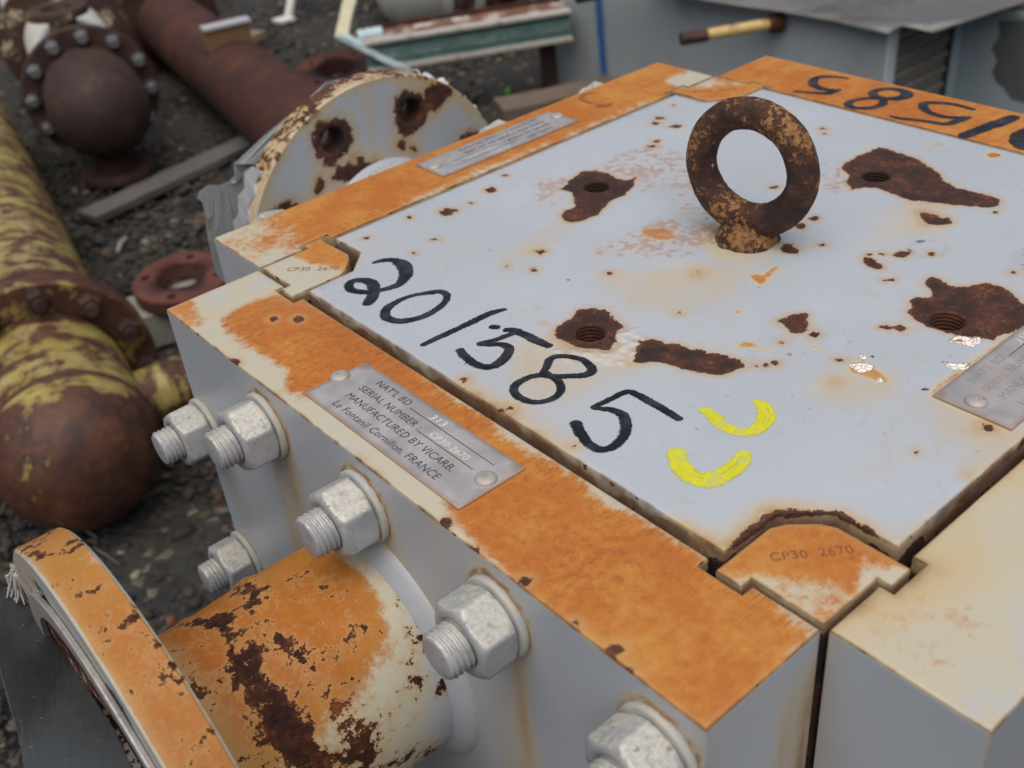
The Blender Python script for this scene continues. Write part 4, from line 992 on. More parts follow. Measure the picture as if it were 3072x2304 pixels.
# threaded holes in the cover
for (hx, hy), hr in zip(HOLES, HR):
    prof = [(CZ - .00005, hr), (CZ - .0012, hr - .0012)]
    z = CZ - .0012
    for k in range(9):
        prof += [(z - .0006, hr - .0012), (z - .0013, hr - .0003), (z - .0016, hr - .0003), (z - .0022, hr - .0012)]
        z -= .0024
    prof += [(z, .0002)]
    vv, ff = lathe(prof, 28, 'Z')
    link('threaded_hole', mesh('threaded_hole', vv, [q[::-1] for q in ff], M_RUST, ang=50), cover, loc=(hx, hy, 0))

# hand-painted numbers -----------------------------------------------------
def smooth_line(pts, sub=6):
    P = np.array(pts, float)
    if len(P) < 3:
        t = np.linspace(0, 1, 8)[:, None]
        return P[0] * (1 - t) + P[-1] * t
    o = []
    for i in range(len(P) - 1):
        p0, p1, p2, p3 = P[max(i - 1, 0)], P[i], P[i + 1], P[min(i + 2, len(P) - 1)]
        for k in range(sub):
            t = k / sub
            o.append(.5 * (2 * p1 + (p2 - p0) * t + (2 * p0 - 5 * p1 + 4 * p2 - p3) * t * t + (3 * p1 - p0 - 3 * p2 + p3) * t ** 3))
    o.append(P[-1])
    return np.array(o)


def ribbons(strokes, z, fat=1.52):
    v, f, rim, acr, alo = [], [], [], [], []
    zz = z
    cols = (-1, -.6, 0, .6, 1)
    for s in strokes:
        Q = smooth_line(s)
        Q[:, 2] *= fat
        # round ends
        d = np.gradient(Q[:, :2], axis=0)
        d /= np.maximum(np.linalg.norm(d, axis=1, keepdims=True), 1e-9)
        first, last = Q[0].copy(), Q[-1].copy()
        ext = []
        for fr in (.98, .8, .45):
            q = first.copy(); q[:2] -= d[0] * first[2] * .45 * fr; q[2] *= math.sqrt(max(0, 1 - fr * fr)) + .05; ext.append((q, d[0]))
        tail = []
        for fr in (.45, .8, .98):
            q = last.copy(); q[:2] += d[-1] * last[2] * .45 * fr; q[2] *= math.sqrt(max(0, 1 - fr * fr)) + .05; tail.append((q, d[-1]))
        seq = ext + [(q, dd) for q, dd in zip(Q, d)] + tail
        b0 = len(v)
        wob = rng.normal(0, .06, (len(seq), 2))
        wob = (wob + np.roll(wob, 1, 0) + np.roll(wob, -1, 0)) / 2
        run = random.uniform(0, 9)
        for i, (q, dd) in enumerate(seq):
            if i:
                run += float(np.linalg.norm(q[:2] - seq[i - 1][0][:2]))
            n = np.array([-dd[1], dd[0]])
            zz += 1.5e-6
            for c in cols:
                k = c * (1 + (wob[i, 0] if c < 0 else wob[i, 1]) * abs(c))
                p = q[:2] + n * q[2] * .5 * k
                v.append((p[0], p[1], zz))
                rim.append(abs(c))
                acr.append(c)
                alo.append(run)
        m = len(cols)
        for i in range(len(seq) - 1):
            for k in range(m - 1):
                a = b0 + i * m + k
                f.append((a, a + m, a + m + 1, a + 1))
        zz += 4e-5
    return v, f, dict(a_rim=rim, a_across=acr, a_along=alo)


def mark(name, strokes, z, mat, parent):
    v, f, rim = ribbons(strokes, z)
    return expart(name, mesh(name, v, f, mat, attrs=rim), parent)


def twice(s):
    # the pen went over each stroke a second time, not quite on the same line
    o = []
    for q in s:
        o.append(q)
        dx, dy = rng.normal(0, .00075, 2)
        o.append([(x + dx, y + dy, w * .72) for x, y, w in q])
    return o


for s in DIGITS:
    mark('painted_digit', twice(s), CZ + .00015, M_INK, cover)
for s in YELLOW:
    tag(mark('painted_mark', s, CZ + .00015, M_YELLOW, cover), 'yellow paint pen stroke')
# faint grey rings rubbed on the paint
for cx, cy, r0 in ((.2945, .1375, .010), (.3245, .0810, .013)):
    t = np.linspace(.3, 5.6, 18)
    mark('rubbed_mark', [[(cx + r0 * 1.2 * math.cos(a), cy + r0 * math.sin(a), (.0028 if r0 < .011 else .0055)) for a in t]], CZ + .00012, M_GREY_SMUDGE, cover)

# corner columns -------------------------------------------------------------
def col_out(corner):
    pts = [(.0005, .0005), (.0365, .0005), (.0365, -.0062), (.0500, -.0062), (.0503, .0295), (.0470, .0365), (.0365, .0470), (.0295, .0503), (-.0062, .0500), (-.0062, .0365), (.0005, .0365)]
    fx, fy = corner
    q = [((D - x) if fx else x, (W - y) if fy else y) for x, y in pts]
    return q if (fx == fy) else q[::-1]


txt_cache = {}


def text_mesh(body, size, mat, extrude=0., shear=0., space=1.):
    cu = bpy.data.curves.new('lettering', 'FONT')
    cu.body = body
    cu.size = size
    cu.extrude = extrude
    cu.shear = shear
    cu.space_character = space
    cu.resolution_u = 3
    ob = bpy.data.objects.new('lettering', cu)
    COL.objects.link(ob)
    dg = bpy.context.evaluated_depsgraph_get()
    me = bpy.data.meshes.new_from_object(ob.evaluated_get(dg))
    bpy.data.objects.remove(ob)
    bpy.data.curves.remove(cu)
    me.name = 'lettering'
    me.materials.clear()
    me.materials.append(mat)
    return me


def flat_text(name, body, size, mat, org, xdir, parent, space=1., shear=0., bold=0., scale_x=1.):
    """text on a horizontal face: org = start of the base line (world), xdir = reading direction (plan)"""
    me = text_mesh(body, size, mat, 0., shear, space)
    co = np.empty(len(me.vertices) * 3)
    me.vertices.foreach_get('co', co)
    co = co.reshape(-1, 3)
    a = np.array([xdir[0], xdir[1]])
    b = np.array([-a[1], a[0]])
    w = co[:, :1] * scale_x * a + co[:, 1:2] * b
    out = np.stack([w[:, 0] + org[0], w[:, 1] + org[1], np.full(len(w), org[2])], 1)
    me.vertices.foreach_set('co', out.astype(np.float32).ravel())
    me.update()
    return expart(name, me, parent)


COLS = {}
for corner in ((0, 0), (1, 0), (0, 1), (1, 1)):
    o = col_out(corner)
    v, f, P = plate(o, .0005, [-.004, -.01, -.02, -.05, -.1, -.2, -.4, -.6], step=.003, bev=.0009, grid=.0028)
    xy = v[:, :2]
    lx = np.where(corner[0], D - xy[:, 0], xy[:, 0])
    ly = np.where(corner[1], W - xy[:, 1], xy[:, 1])
    topm = v[:, 2] > -.002
    s_ = (lx + ly)
    if corner == (0, 0):
        st = .42 + .55 * ss(s_, .026, .060) - .55 * ss(lx - ly, .018, .034) * (1 - ss(lx, .046, .05)) + .25 * ss(.010 - np.abs(ly - .003), 0, .01) * ss(lx, .03, .045)
    elif corner == (0, 1):
        st = .70 * ss(lx - .25 * (ly), .012, .030) - .25 * ss(ly, .040, .010) * 0 + .08
    else:
        st = .55 * ss(s_, .030, .055) + .42
    ed = seg_dist(xy, o) * 1000
    at = dict(a_rust_shade=np.where(v[:, 2] < -.002, -3. + 5.5 * ss(-v[:, 2], .002, .012), -16.) + (np.clip(s_ - .078, 0, 1) * 900 if corner == (0, 0) else 0), a_stain=np.where(topm, st + .16, -.8), a_dirt_shade=np.where(topm, .12 + .35 * np.exp(-ed / 2.), np.where(v[:, 2] > -.03, 1.1, .8)), a_edge=np.where(topm, ed, 2.))  # column walls turn dark below the top: gap shade painted as rust and dirt
    c = expart('corner_column', mesh('corner_column', v, f, M_COLUMN, ang=30, attrs=at))
    COLS[corner] = c
    zt = .00065
    if corner == (0, 0):
        flat_text('stamped_lettering', 'CP30  2670', .0072, M_STAMP, (.0135, .0370, zt), (.79, -.613), c, 1.05)
    elif corner == (0, 1):
        flat_text('stamped_lettering', 'CP30  2670', .0072, M_STAMP, (.0085, W - .0175, zt), (.68, -.733), c, 1.05)
    elif corner == (1, 1):
        flat_text('stamped_lettering', 'CP30  2670', .0072, M_STAMP, (D - .044, W - .013, zt), (.75, -.66), c, 1.05)

# side panels --------------------------------------------------------------
def panel_out(kind):
    n0, n1, nd = .0335, .0575, .0092
    L = W if kind in 'AD' else D
    # local: a along the panel, b outward from the inner face (0) to the outer face (T)
    loc = [(0, 0), (n0, 0), (n0, nd - GP), (n1, nd - GP), (n1, 0), (L - n1, 0), (L - n1, nd - GP), (L - n0, nd - GP), (L - n0, 0), (L, 0), (L, T), (0, T)]
    if kind == 'A':
        q = [(-GP - b_, a) for a, b_ in loc]
    elif kind == 'B':
        q = [(a, -GP - b_) for a, b_ in loc]
    elif kind == 'C':
        q = [(a, W + GP + b_) for a, b_ in loc]
    else:
        q = [(D + GP + b_, a) for a, b_ in loc]
    A = np.array(q)
    ar = (A[:, 0] * np.roll(A[:, 1], -1) - A[:, 1] * np.roll(A[:, 0], -1)).sum()
    return q if ar > 0 else q[::-1]


BOLT_Y = [.331, .2295, .1210, .0225]
BOLT_Z = -.0315
SIDE_Z = [-.0865, -.207, -.33, -.45]
DRIPS = [(.345, .0030, .75), (.318, .0050, .85), (.2475, .003, .5), (.2165, .004, .7), (.1375, .0035, .45), (.1100, .0048, 1.0), (.0625, .0030, .55), (.0380, .004, .6), (.010, .006, .5), (.4300, .004, .5)]
PANELS = {}
for kind in 'ABCD':
    o = panel_out(kind)
    rows = [-.003, -.006, -.010, -.015, -.02] + list(np.arange(-.027, -.25, -.007)) + [-.27, -.3, -.35, -.4, -.5, -.6]
    if kind != 'A':
        rows = [-.003, -.006, -.012, -.02, -.04, -.07, -.11, -.16, -.22, -.3, -.4, -.6]
    v, f, P = plate(o, 0., rows, step=.004, bev=.0011, grid=.0032, fine=(lambda Q: sdf(Q, A_CHIPS)) if kind == 'A' else None, fine_step=.0013)
    xy, z = v[:, :2], v[:, 2]
    topm = z > -.0016
    ed = seg_dist(xy, o) * 1000
    a_ = xy[:, 1] if kind in 'AD' else xy[:, 0]
    b_ = {'A': -GP - xy[:, 0], 'B': -GP - xy[:, 1], 'C': xy[:, 1] - W - GP, 'D': xy[:, 0] - D - GP}[kind]
    n = len(v)
    rust = np.full(n, -30.)
    dirt = np.exp(-ed / 3.5) * .30 * topm
    if kind == 'A':
        st = ss(sdf(xy, A_STAIN), -17, 3) * .70 + .25 - .20 * ss(xy[:, 1], .36, .44)
        st -= .10 * ss(b_, .056, .066) * ss(xy[:, 1], .07, .12)
        rust = sdf(xy, A_CHIPS) + 1.1
        dirt += .18 * ss(xy[:, 1], .30, .42) * topm
        outer = b_ > T - .001
        rust = np.where(sdf(xy, A_CHIPS) > -25, rust, -30.)
        dz = np.zeros(n)
        for y0, w, k in DRIPS:
            y1 = y0 + .004 * np.sin(z * 14 + y0 * 90)
            ww = w * 1.6 * (1 + 1.1 * ss(-z, .03, .22))
            dz += .72 * k * np.exp(-((xy[:, 1] - y1) / ww) ** 2) * ss(-z, .030, .060) * (1 - .6 * ss(-z, .10, .32))
        dz += .10 * ss(-z, .02, .0)
        dz += .35 * np.exp(-np.abs(np.hypot(xy[:, 1] - .2335, z + .1313) - .083) / .0035)
        for by in BOLT_Y:
            dz += .95 * np.exp(-(np.abs(np.hypot(xy[:, 1] - by, z - BOLT_Z) - .0225) / .0022) ** 2) * ss(xy[:, 1] * 0 + z - BOLT_Z, -.03, .01)
        end = (xy[:, 1] < .001) & (z < -.002)
        dz2 = .50 * ss(b_, .035, .0) * ss(-z, .0, .03) + .16
        dirt = np.where(outer & ~topm, dz, np.where(end, dz2, np.where(topm, dirt, .9)))
    elif kind == 'B':
        st = .27 + .05 * np.sin(xy[:, 0] * 31 + 1) - .36 * ss(b_, .030, .068) + .10 * ss(xy[:, 0], .05, .14)
        dirt += (.10 + .34 * ss(b_, .050, .0) + .16 * np.sin(xy[:, 0] * 47 + xy[:, 1] * 60) * ss(b_, .05, .01)) * topm
        outer = b_ > T - .001
        dirt = np.where(outer & ~topm, .30 * ss(xy[:, 0], .014, .0) + .02, np.where((xy[:, 0] < .001) & (z < -.002), .05 + .30 * ss(b_, .018, .0), np.where(topm, dirt, .75)))
    elif kind == 'C':
        st = 1.05 - .55 * ss(.09 - xy[:, 0], .02, .06) * .9 - .40 * ss(.016 - b_, 0, .012) * (1 - ss(np.abs(xy[:, 0] - .25), .12, .15)) - .75 * ss(xy[:, 0], D - .05, D - .03) * ss(.045 - b_, 0, .03)
        dirt = np.where(topm, dirt, np.where(xy[:, 0] < .001, .08, .55))
    else:
        st = np.full(n, 1.10) - .25 * ss(b_, .058, .068)
        dirt = np.where(topm, dirt, .4)
    st = np.where(topm, st, -.85)
    if kind in 'AB':
        outer = b_ > T - .001
    else:
        outer = np.zeros(n, bool)
    rust = np.where(topm, rust, np.where((b_ < .012) & (z < -.0025) & (a_ > .0015) & (a_ < (W if kind in 'AD' else D) - .0015), -3.2 + 5.5 * ss(-z, .003, .012), -30.))  # inner walls go dark with depth, painting the shade of gaps and notches
    at = dict(a_rust_shade=rust, a_stain=st, a_dirt_shade=dirt, a_edge=np.where(topm, ed, np.where(outer & (z > -.004), -z * 1000 * .5, 6.)))
    at['a_brush'] = ss(b_, .022, .003) if kind in 'AC' else np.full(n, .45 if kind == 'D' else .05)
    PANELS[kind] = expart('side_panel', mesh('side_panel', v, f, M_PANEL_X if kind in 'AD' else M_PANEL_Y, ang=30, attrs=at))

for s in D_DIGITS:
    mark('painted_digit', [[(x, y, w * 1.3) for x, y, w in q] for q in s], .00015, M_INK, PANELS['D'])
for s in C_SCRIBBLE:
    pass
mark('scribble', C_SCRIBBLE, .00012, M_SCRIB, PANELS['C'])

# bolts: washer, nut and stud are parts of the panel they clamp ----------------
def nut_mesh(AF=.036, h=.0205, n=96):
    th = np.arange(n) * 2 * PI / n
    p = 90.
    acc = np.zeros(n)
    for k in range(6):
        acc += np.maximum(np.cos(th - k * PI / 3), 0) ** p
    hexr = (AF / 2) / acc ** (1 / p)
    hexr = np.minimum(hexr, AF / 2 * 1.143)
    def cap(d, k0):
        return AF / 2 * k0 + d * 1.55
    lev = [(0, np.full(n, .0118)), (0, np.full(n, AF / 2 * .93)), (.0004, np.minimum(hexr, cap(.0004, .955))), (.0012, np.minimum(hexr, cap(.0012, .955))), (.002, hexr), (.004, hexr), (h * .5, hexr)]
    lev += [(h - .0050, hexr), (h - .0026, np.minimum(hexr, cap(.0026, .93))), (h - .0014, np.minimum(hexr, cap(.0014, .925))), (h - .0006, np.minimum(hexr, cap(.0006, .92))), (h - .0001, np.full(n, AF / 2 * .90)), (h, np.full(n, AF / 2 * .84)), (h - .0002, np.full(n, .0135)), (h - .0016, np.full(n, .0118))]
    v = [(-x, r * math.cos(t), r * math.sin(t)) for x, rr in lev for r, t in zip(rr, th)]
    f = []
    for i in range(len(lev) - 1):
        for k in range(n):
            k2 = (k + 1) % n
            f.append((i * n + k, i * n + k2, (i + 1) * n + k2, (i + 1) * n + k))
    return mesh('nut', v, f, M_NUT, ang=50)


def washer_mesh(ro=.0212, th_=.0040):
    prof = [(0, ro - .0002), (-.0008, ro), (-th_ + .0010, ro), (-th_ + .0003, ro - .0004), (-th_, ro - .0012), (-th_, .0125)]
    vv, ff = lathe(prof, 72)
    r = np.hypot(np.array(vv)[:, 1], np.array(vv)[:, 2])
    back = -np.array(vv)[:, 0]
    return mesh('washer', vv, [q[::-1] for q in ff], M_WASHER, ang=40, attrs=dict(a_edge=back * 1000 + (ro - r) * 400))


def stud_mesh(L=.0365, r=.0120, pitch=.0030, n=56):
    """threaded rod along -x with a true helix"""
    v, f = [], []
    per = 10
    m = int(L / pitch * per)
    for i in range(m + 1):
        x = L * i / m
        for k in range(n):
            t = 2 * PI * k / n
            ph = (x / pitch + k / n) % 1
            tri = abs(ph * 2 - 1)
            rr = r - .0011 * ss(tri, .15, .80)
            rr = min(rr, r - .0016 + (L - x) * 1.0)
            v.append((-x, rr * math.cos(t), rr * math.sin(t)))
    for i in range(m):
        for k in range(n):
            k2 = (k + 1) % n
            f.append((i * n + k, i * n + k2, (i + 1) * n + k2, (i + 1) * n + k))
    b0 = len(v)
    for rr, dx in ((.0088, .0002), (.005, .0005), (.0001, .0006)):
        for k in range(n):
            t = 2 * PI * k / n
            v.append((-L - dx, rr * math.cos(t), rr * math.sin(t)))
    rings = [m * n, b0, b0 + n, b0 + 2 * n]
    for a, b_ in zip(rings[:-1], rings[1:]):
        for k in range(n):
            k2 = (k + 1) % n
            f.append((a + k, a + k2, b_ + k2, b_ + k))
    return mesh('stud', v, f, M_NUT, ang=60)


NUT, WASHER, STUD = nut_mesh(), washer_mesh(), stud_mesh()


def bolt(panel, p, rz, spin):
    par = PANELS[panel]
    off = Vector(EX.location) + Vector(par.location)
    q = Matrix.Rotation(rz, 4, 'Z') @ Matrix.Rotation(spin, 4, 'X')
    d = Matrix.Rotation(rz, 3, 'Z') @ Vector((-1, 0, 0))
    for nm, me, sh in (('washer', WASHER, 0), ('nut', NUT, .0040), ('stud', STUD, 0)):
        o = bpy.data.objects.new(nm, me)
        COL.objects.link(o)
        o.parent = par
        o.location = Vector(p) + d * sh - off
        o.rotation_euler = q.to_euler()


spins = [R(62), R(55), R(66), R(58)]
for y, s in zip(BOLT_Y, spins):
    bolt('A', (-GP - T, y, BOLT_Z), 0, s)
for z, s in zip(SIDE_Z, (R(50), R(64), R(40), R(20))):
    bolt('A', (-GP - T, .4365, z), 0, s)
for z, s in zip(SIDE_Z[1:], (R(44), R(40), R(20))):
    bolt('A', (-GP - T, .0225, z - .03), 0, s)
for i, x in enumerate((.055, .16, .28, .40)):
    bolt('C', (x, W + GP + T, BOLT_Z + .006), R(-90), R(20 + 13 * i))
for i, y in enumerate((.05, .17, .30, .40)):
    bolt('D', (D + GP + T, y, BOLT_Z), R(180), R(50 + 13 * i))
for i, x in enumerate((.14, .26, .38)):
    bolt('B', (x, -GP - T, BOLT_Z), R(90), R(50 + 13 * i))

# name plates ------------------------------------------------------------------
def nameplate(org, xdir, L, H, ztop, rivets, lines, inks=M_PLATE_INK, label=None):
    """org = lower-left corner as read; xdir = reading direction"""
    a = np.array(xdir, float)
    b_ = np.array([-a[1], a[0]])
    o = np.array(org[:2], float)
    q = [o, o + a * L, o + a * L + b_ * H, o + b_ * H]
    v, f, P = plate([tuple(x) for x in q], ztop, [ztop - .0011], step=.006, bev=.0003, grid=.006)
    ed = seg_dist(v[:, :2], q) * 1000
    pl = expart('nameplate', mesh('nameplate', v, f, M_ALU, ang=30, attrs=dict(a_edge=ed)))
    if label:
        tag(pl, label)
    for rx, ry in rivets:
        prof = [(ztop, .0056), (ztop + .0006, .0056), (ztop + .0015, .0048), (ztop + .0021, .0032), (ztop + .0022, .0014), (ztop + .0012, .0009), (ztop + .0011, .0001)]
        vv, ff = lathe(prof, 32, 'Z')
        vv = [(x + rx, y + ry, z) for x, y, z in vv]
        expart('rivet', mesh('rivet', vv, [t[::-1] for t in ff], M_RIVET, ang=50), pl)
    for body, u, w, size, mat, sx in lines:
        st = o + a * u + b_ * w
        flat_text('lettering', body, size, mat, (st[0], st[1], ztop + .0001), a, pl, 1.06, .08, scale_x=sx)
    return pl


def rules(pl, org, xdir, segs, z):
    a = np.array(xdir, float)
    b_ = np.array([-a[1], a[0]])
    o = np.array(org[:2], float)
    v, f = [], []
    for u0, u1, w in segs:
        k = len(v)
        for u, dw in ((u0, 0), (u1, 0), (u1, .0005), (u0, .0005)):
            p = o + a * u + b_ * (w + dw)
            v.append((p[0], p[1], z))
        f.append((k, k + 1, k + 2, k + 3))
    expart('ruled_line', mesh('ruled_line', v, f, M_PLATE_INK, smooth=False), pl)


LN = [("NAT'L BD", .0225, .0320, .0068, M_PLATE_INK, 1.), ('SERIAL NUMBER :', .0195, .0230, .0068, M_PLATE_INK, 1.), ('MANUFACTURED BY VICARB,', .0195, .0140, .0068, M_PLATE_INK, 1.), ('Le Fontanil Cornillon, FRANCE', .0205, .0050, .0068, M_PLATE_INK, 1.),
      ('313', .070, .0335, .0062, M_ENGRAVE, 1.3), ('CP30-2670', .082, .0245, .0058, M_ENGRAVE, 1.1)]
RL = [(.056, .126, .0318), (.075, .121, .0226)]
zA = .0013
oa = (-.0592, .2980)
pl = nameplate(oa, (0, -1), .1385, .0415, zA, RIV[0], LN, label='aluminium nameplate with two rivets on the near panel')
rules(pl, oa, (0, -1), RL, zA + .0001)
oc = (.3130, .5065)
pl = nameplate(oc, (-1, 0), .1425, .0365, zA, RIV[1], [(b, u, w * .86, s * .9, m, k) for b, u, w, s, m, k in LN], label='aluminium nameplate on the far left panel')
rules(pl, oc, (-1, 0), [(u0, u1, w * .86) for u0, u1, w in RL], zA + .0001)
ob = (.1600, .0105)
zB = CZ + .0014
pl = nameplate(ob, (1, 0), .140, .0415, zB, [RIV[2][0], (.293, .0315)], [(b, u, w, s, M_ENGRAVE if m is M_ENGRAVE else M_FAINT, k) for b, u, w, s, m, k in LN], label='dull worn nameplate on the cover')
rules(pl, ob, (1, 0), RL, zB + .0001)

# lifting eye ------------------------------------------------------------------
def lifting_eye():
    bx, by = .2355, .230
    yaw = R(190)
    Rm, r0, zc = .0350, .0098, .0505
    n = np.array([math.cos(yaw), math.sin(yaw), 0])
    s = np.array([-math.sin(yaw), math.cos(yaw), 0])
    k = np.array([0, 0, 1.])
    nu, nv = 120, 36
    v, f = [], []
    for i in range(nu):
        t = 2 * PI * i / nu
        rad = math.cos(t) * s + math.sin(t) * k
        c = np.array([bx, by, zc]) + rad * Rm
        thick = r0 * (1 + .10 * ss(np.array(-math.sin(t)), .2, 1.))
        for j in range(nv):
            ph = 2 * PI * j / nv
            w = 1 + .025 * math.sin(5 * t + 3 * ph) * math.sin(2 * ph + t * 3) + .014 * math.sin(17 * t + 2.3 * math.sin(ph * 2)) * math.sin(5 * ph + 11 * t) + .010 * math.sin(37 * t + 4 * ph) * math.sin(9 * ph - 13 * t)
            v.append(c + thick * w * (math.cos(ph) * rad + math.sin(ph) * n * .98))
    for i in range(nu):
        for j in range(nv):
            f.append((i * nv + j, ((i + 1) % nu) * nv + j, ((i + 1) % nu) * nv + (j + 1) % nv, i * nv + (j + 1) % nv))
    eye = expart('lifting_eye', mesh('lifting_eye', v, [q[::-1] for q in f], M_EYE, ang=80))
    prof = [(CZ - .001, .0205), (CZ + .0012, .0210), (CZ + .0050, .0200), (CZ + .0085, .0172), (CZ + .0125, .0150), (CZ + .0170, .0148)]
    vv, ff = lathe(prof, 48, 'Z')
    vv = [(x * (1 + .05 * math.sin(5 * math.atan2(y, x) + z * 400) + .03 * math.sin(11 * math.atan2(y, x) + z * 700)) + bx, y * (.95 + .04 * math.sin(6 * math.atan2(y, x) + z * 500)) + by, z) for x, y, z in vv]
    expart('eye_collar', mesh('eye_collar', vv, [q[::-1] for q in ff], M_COLLAR, ang=70), eye)


lifting_eye()

# nozzles ----------------------------------------------------------------------
def fill_profile(pr, step=.0025):
    o = [pr[0]]
    for a, b_ in zip(pr[:-1], pr[1:]):
        k = max(1, int(math.hypot(b_[0] - a[0], b_[1] - a[1]) / step))
        for j in range(1, k + 1):
            o.append((a[0] + (b_[0] - a[0]) * j / k, a[1] + (b_[1] - a[1]) * j / k))
    return o


FAR_RUST = [[(0.0503, 0.0717), (0.0453, 0.0756), (0.0303, 0.0817), (0.0306, 0.0752), (0.0231, 0.0755), (0.0203, 0.0839), (0.0146, 0.0801), (0.0137, 0.0741), (0.005, 0.074), (-0.0015, 0.068), (0.0049, 0.0634), (0.0228, 0.061), (0.034, 0.064)],
            [(-0.0224, 0.0811), (-0.0281, 0.0821), (-0.0334, 0.0765), (-0.0309, 0.0725), (-0.0246, 0.0746)],
            [(-0.0359, 0.0748), (-0.0422, 0.0717), (-0.0447, 0.066), (-0.0422, 0.0649), (-0.0372, 0.0695)],
            [(0.0694, 0.0691), (0.0635, 0.0773), (0.061, 0.0698), (0.0689, 0.0623)],
            [(-0.0848, 0.1212), (-0.0954, 0.1144), (-0.0919, 0.1069), (-0.0848, 0.1062), (-0.0695, 0.0976), (-0.0606, 0.1134), (-0.0644, 0.1225), (-0.0754, 0.1202)]]
NY, NZc = .2335, -.1313
# local: x away from the panel face, y/z across; A points along -x, C along +y
def nozzle(which):
    M_N = M_NOZZLE if which == 'A' else M_NOZZLE_C
    if which == 'A':
        org = np.array([-GP - T, NY, NZc]); ax = np.array([-1., 0, 0]); sd = np.array([0, -1., 0])
        L0, L1, FR, HRad = .1272, .1515, .1402, .112
    else:
        org = np.array([.226, W + GP + T, -.1250]); ax = np.array([0, 1., 0]); sd = np.array([-1., 0, 0])
        L0, L1, FR, HRad = .1330, .1580, .1480, .1150
    up = np.array([0, 0, 1.])
    def place(vv):
        V = np.array(vv)
        return org + V[:, :1] * ax + V[:, 1:2] * sd + V[:, 2:] * up
    # pipe with a seam and a hub
    pr = [(-.002, .068), (.050, .068), (.054, .0690), (.058, .0697), (.062, .0688), (.066, .0675), (.090, .0662), (.095, .0672), (.099, .0664), (L0 - .014, .0665), (L0 - .004, .0690), (L0 + .001, .0720)]
    pr = fill_profile(pr, .0022)
    vv, ff = lathe(pr, 150)
    V = np.array(vv)
    ang = np.arctan2(V[:, 2], V[:, 1])
    top = np.sin(ang)
    x = V[:, 0]
    if which == 'A':
        dg = np.degrees(ang)
        upper = ss(dg, 20, 75) * (1 - ss(dg, 150, 180))
        st = -.80 + 1.62 * ss(x, -.022, .040) * (.72 + .28 * upper) + .62 * upper * ss(x, -.006, .026) + .35 * ss(x, .05, .08)
        band = np.exp(-((x - .089 + .003 * np.sin(ang * 5)) / .0085) ** 2) * ss(dg, -20, 12) * (1 - ss(dg, 104, 122))
        band2 = np.exp(-((x - .067 + .004 * np.sin(ang * 3 + 1)) / .0060) ** 2) * (.62 + .30 * ss(dg, 50, 75) * (1 - ss(dg, 100, 118)) + .25 * ss(dg, 40, 15))
        rust = -5.4 + 9.2 * band + 6.4 * band2 + 2.2 * ss(x, .040, .060) * ss(dg, 60, 20) + 1.6 * ss(x, .105, .125)
        dirt = .06 + .4 * ss(x, .1, .12)
    else:
        st = -.6 + .25 * top
        rust = np.full(len(V), -9.)
        dirt = np.full(len(V), .10)
    at = dict(a_rust_shade=rust, a_stain=st - .1, a_dirt_shade=dirt + 0 * x, a_edge=np.full(len(V), 9.))
    noz = expart('nozzle', mesh('nozzle', place(vv), [q[::-1] for q in ff], M_N, ang=50, attrs=at))
    # weld bead on the panel
    pr = [(-.001, .0800), (.001, .0796), (.0035, .0775), (.006, .0735), (.0078, .0695), (.0082, .0672)]
    vv, ff = lathe(fill_profile(pr, .0012), 160)
    vv = [(a, b_ * (1 + .0016 * math.sin(46 * math.atan2(c, b_))), c * (1 + .0016 * math.sin(46 * math.atan2(c, b_)))) for a, b_, c in vv]
    V = np.array(vv)
    at = dict(a_rust_shade=np.full(len(V), -15.), a_stain=np.full(len(V), -.5), a_dirt_shade=.03 + .6 * np.exp(-np.abs(V[:, 0]) / .0015) + .35 * ss(V[:, 0], .008, .011), a_edge=np.full(len(V), 9.))
    expart('weld_bead', mesh('weld_bead', place(vv), [q[::-1] for q in ff], M_N, ang=60, attrs=at), noz)
    # flange ring with drilled holes: two faces (CDT) joined by rim, bore and hole walls
    nh = 8
    t = np.linspace(0, 2 * PI, 160, endpoint=False)
    outer = np.stack([FR * np.cos(t), FR * np.sin(t)], 1)
    bore_r = .058
    t2 = np.linspace(0, 2 * PI, 72, endpoint=False)
    bore = np.stack([bore_r * np.cos(t2), bore_r * np.sin(t2)], 1)
    hs = []
    t3 = np.linspace(0, 2 * PI, 24, endpoint=False)
    for i in range(nh):
        a = PI / 8 + i * PI / 4
        hs.append(np.stack([HRad * math.cos(a) + .0112 * np.cos(t3), HRad * math.sin(a) + .0112 * np.sin(t3)], 1))
    bv = .0016
    ring = outer * (FR - bv) / FR
    G = []
    for rr in np.arange(bore_r + .003, FR - bv - .002, .004):
        k = int(2 * PI * rr / .0045)
        tt = np.arange(k) * 2 * PI / k + rr * 50
        G.append(np.stack([rr * np.cos(tt), rr * np.sin(tt)], 1))
    G = np.concatenate(G)
    ok = np.ones(len(G), bool)
    for i in range(nh):
        a = PI / 8 + i * PI / 4
        ok &= np.hypot(G[:, 0] - HRad * math.cos(a), G[:, 1] - HRad * math.sin(a)) > .0135
    G = G[ok]
    loops = [ring, bore] + hs
    pts, ed, k0 = [], [], 0
    for Lp in loops:
        pts += [Vector(q) for q in Lp]
        ed += [(k0 + i, k0 + (i + 1) % len(Lp)) for i in range(len(Lp))]
        k0 += len(Lp)
    pts += [Vector(q) for q in G]
    vo, eo, fo, ov, _, _ = delaunay_2d_cdt(pts, ed, [], 4, 1e-7)
    src = {}
    for i, oo in enumerate(ov):
        for s_ in oo:
            src[s_] = i
    fo = drop_holes(vo, fo, [(0, 0, bore_r)] + [(HRad * math.cos(PI / 8 + i * PI / 4), HRad * math.sin(PI / 8 + i * PI / 4), .0112) for i in range(nh)])
    v, f = [], []
    nv = len(vo)
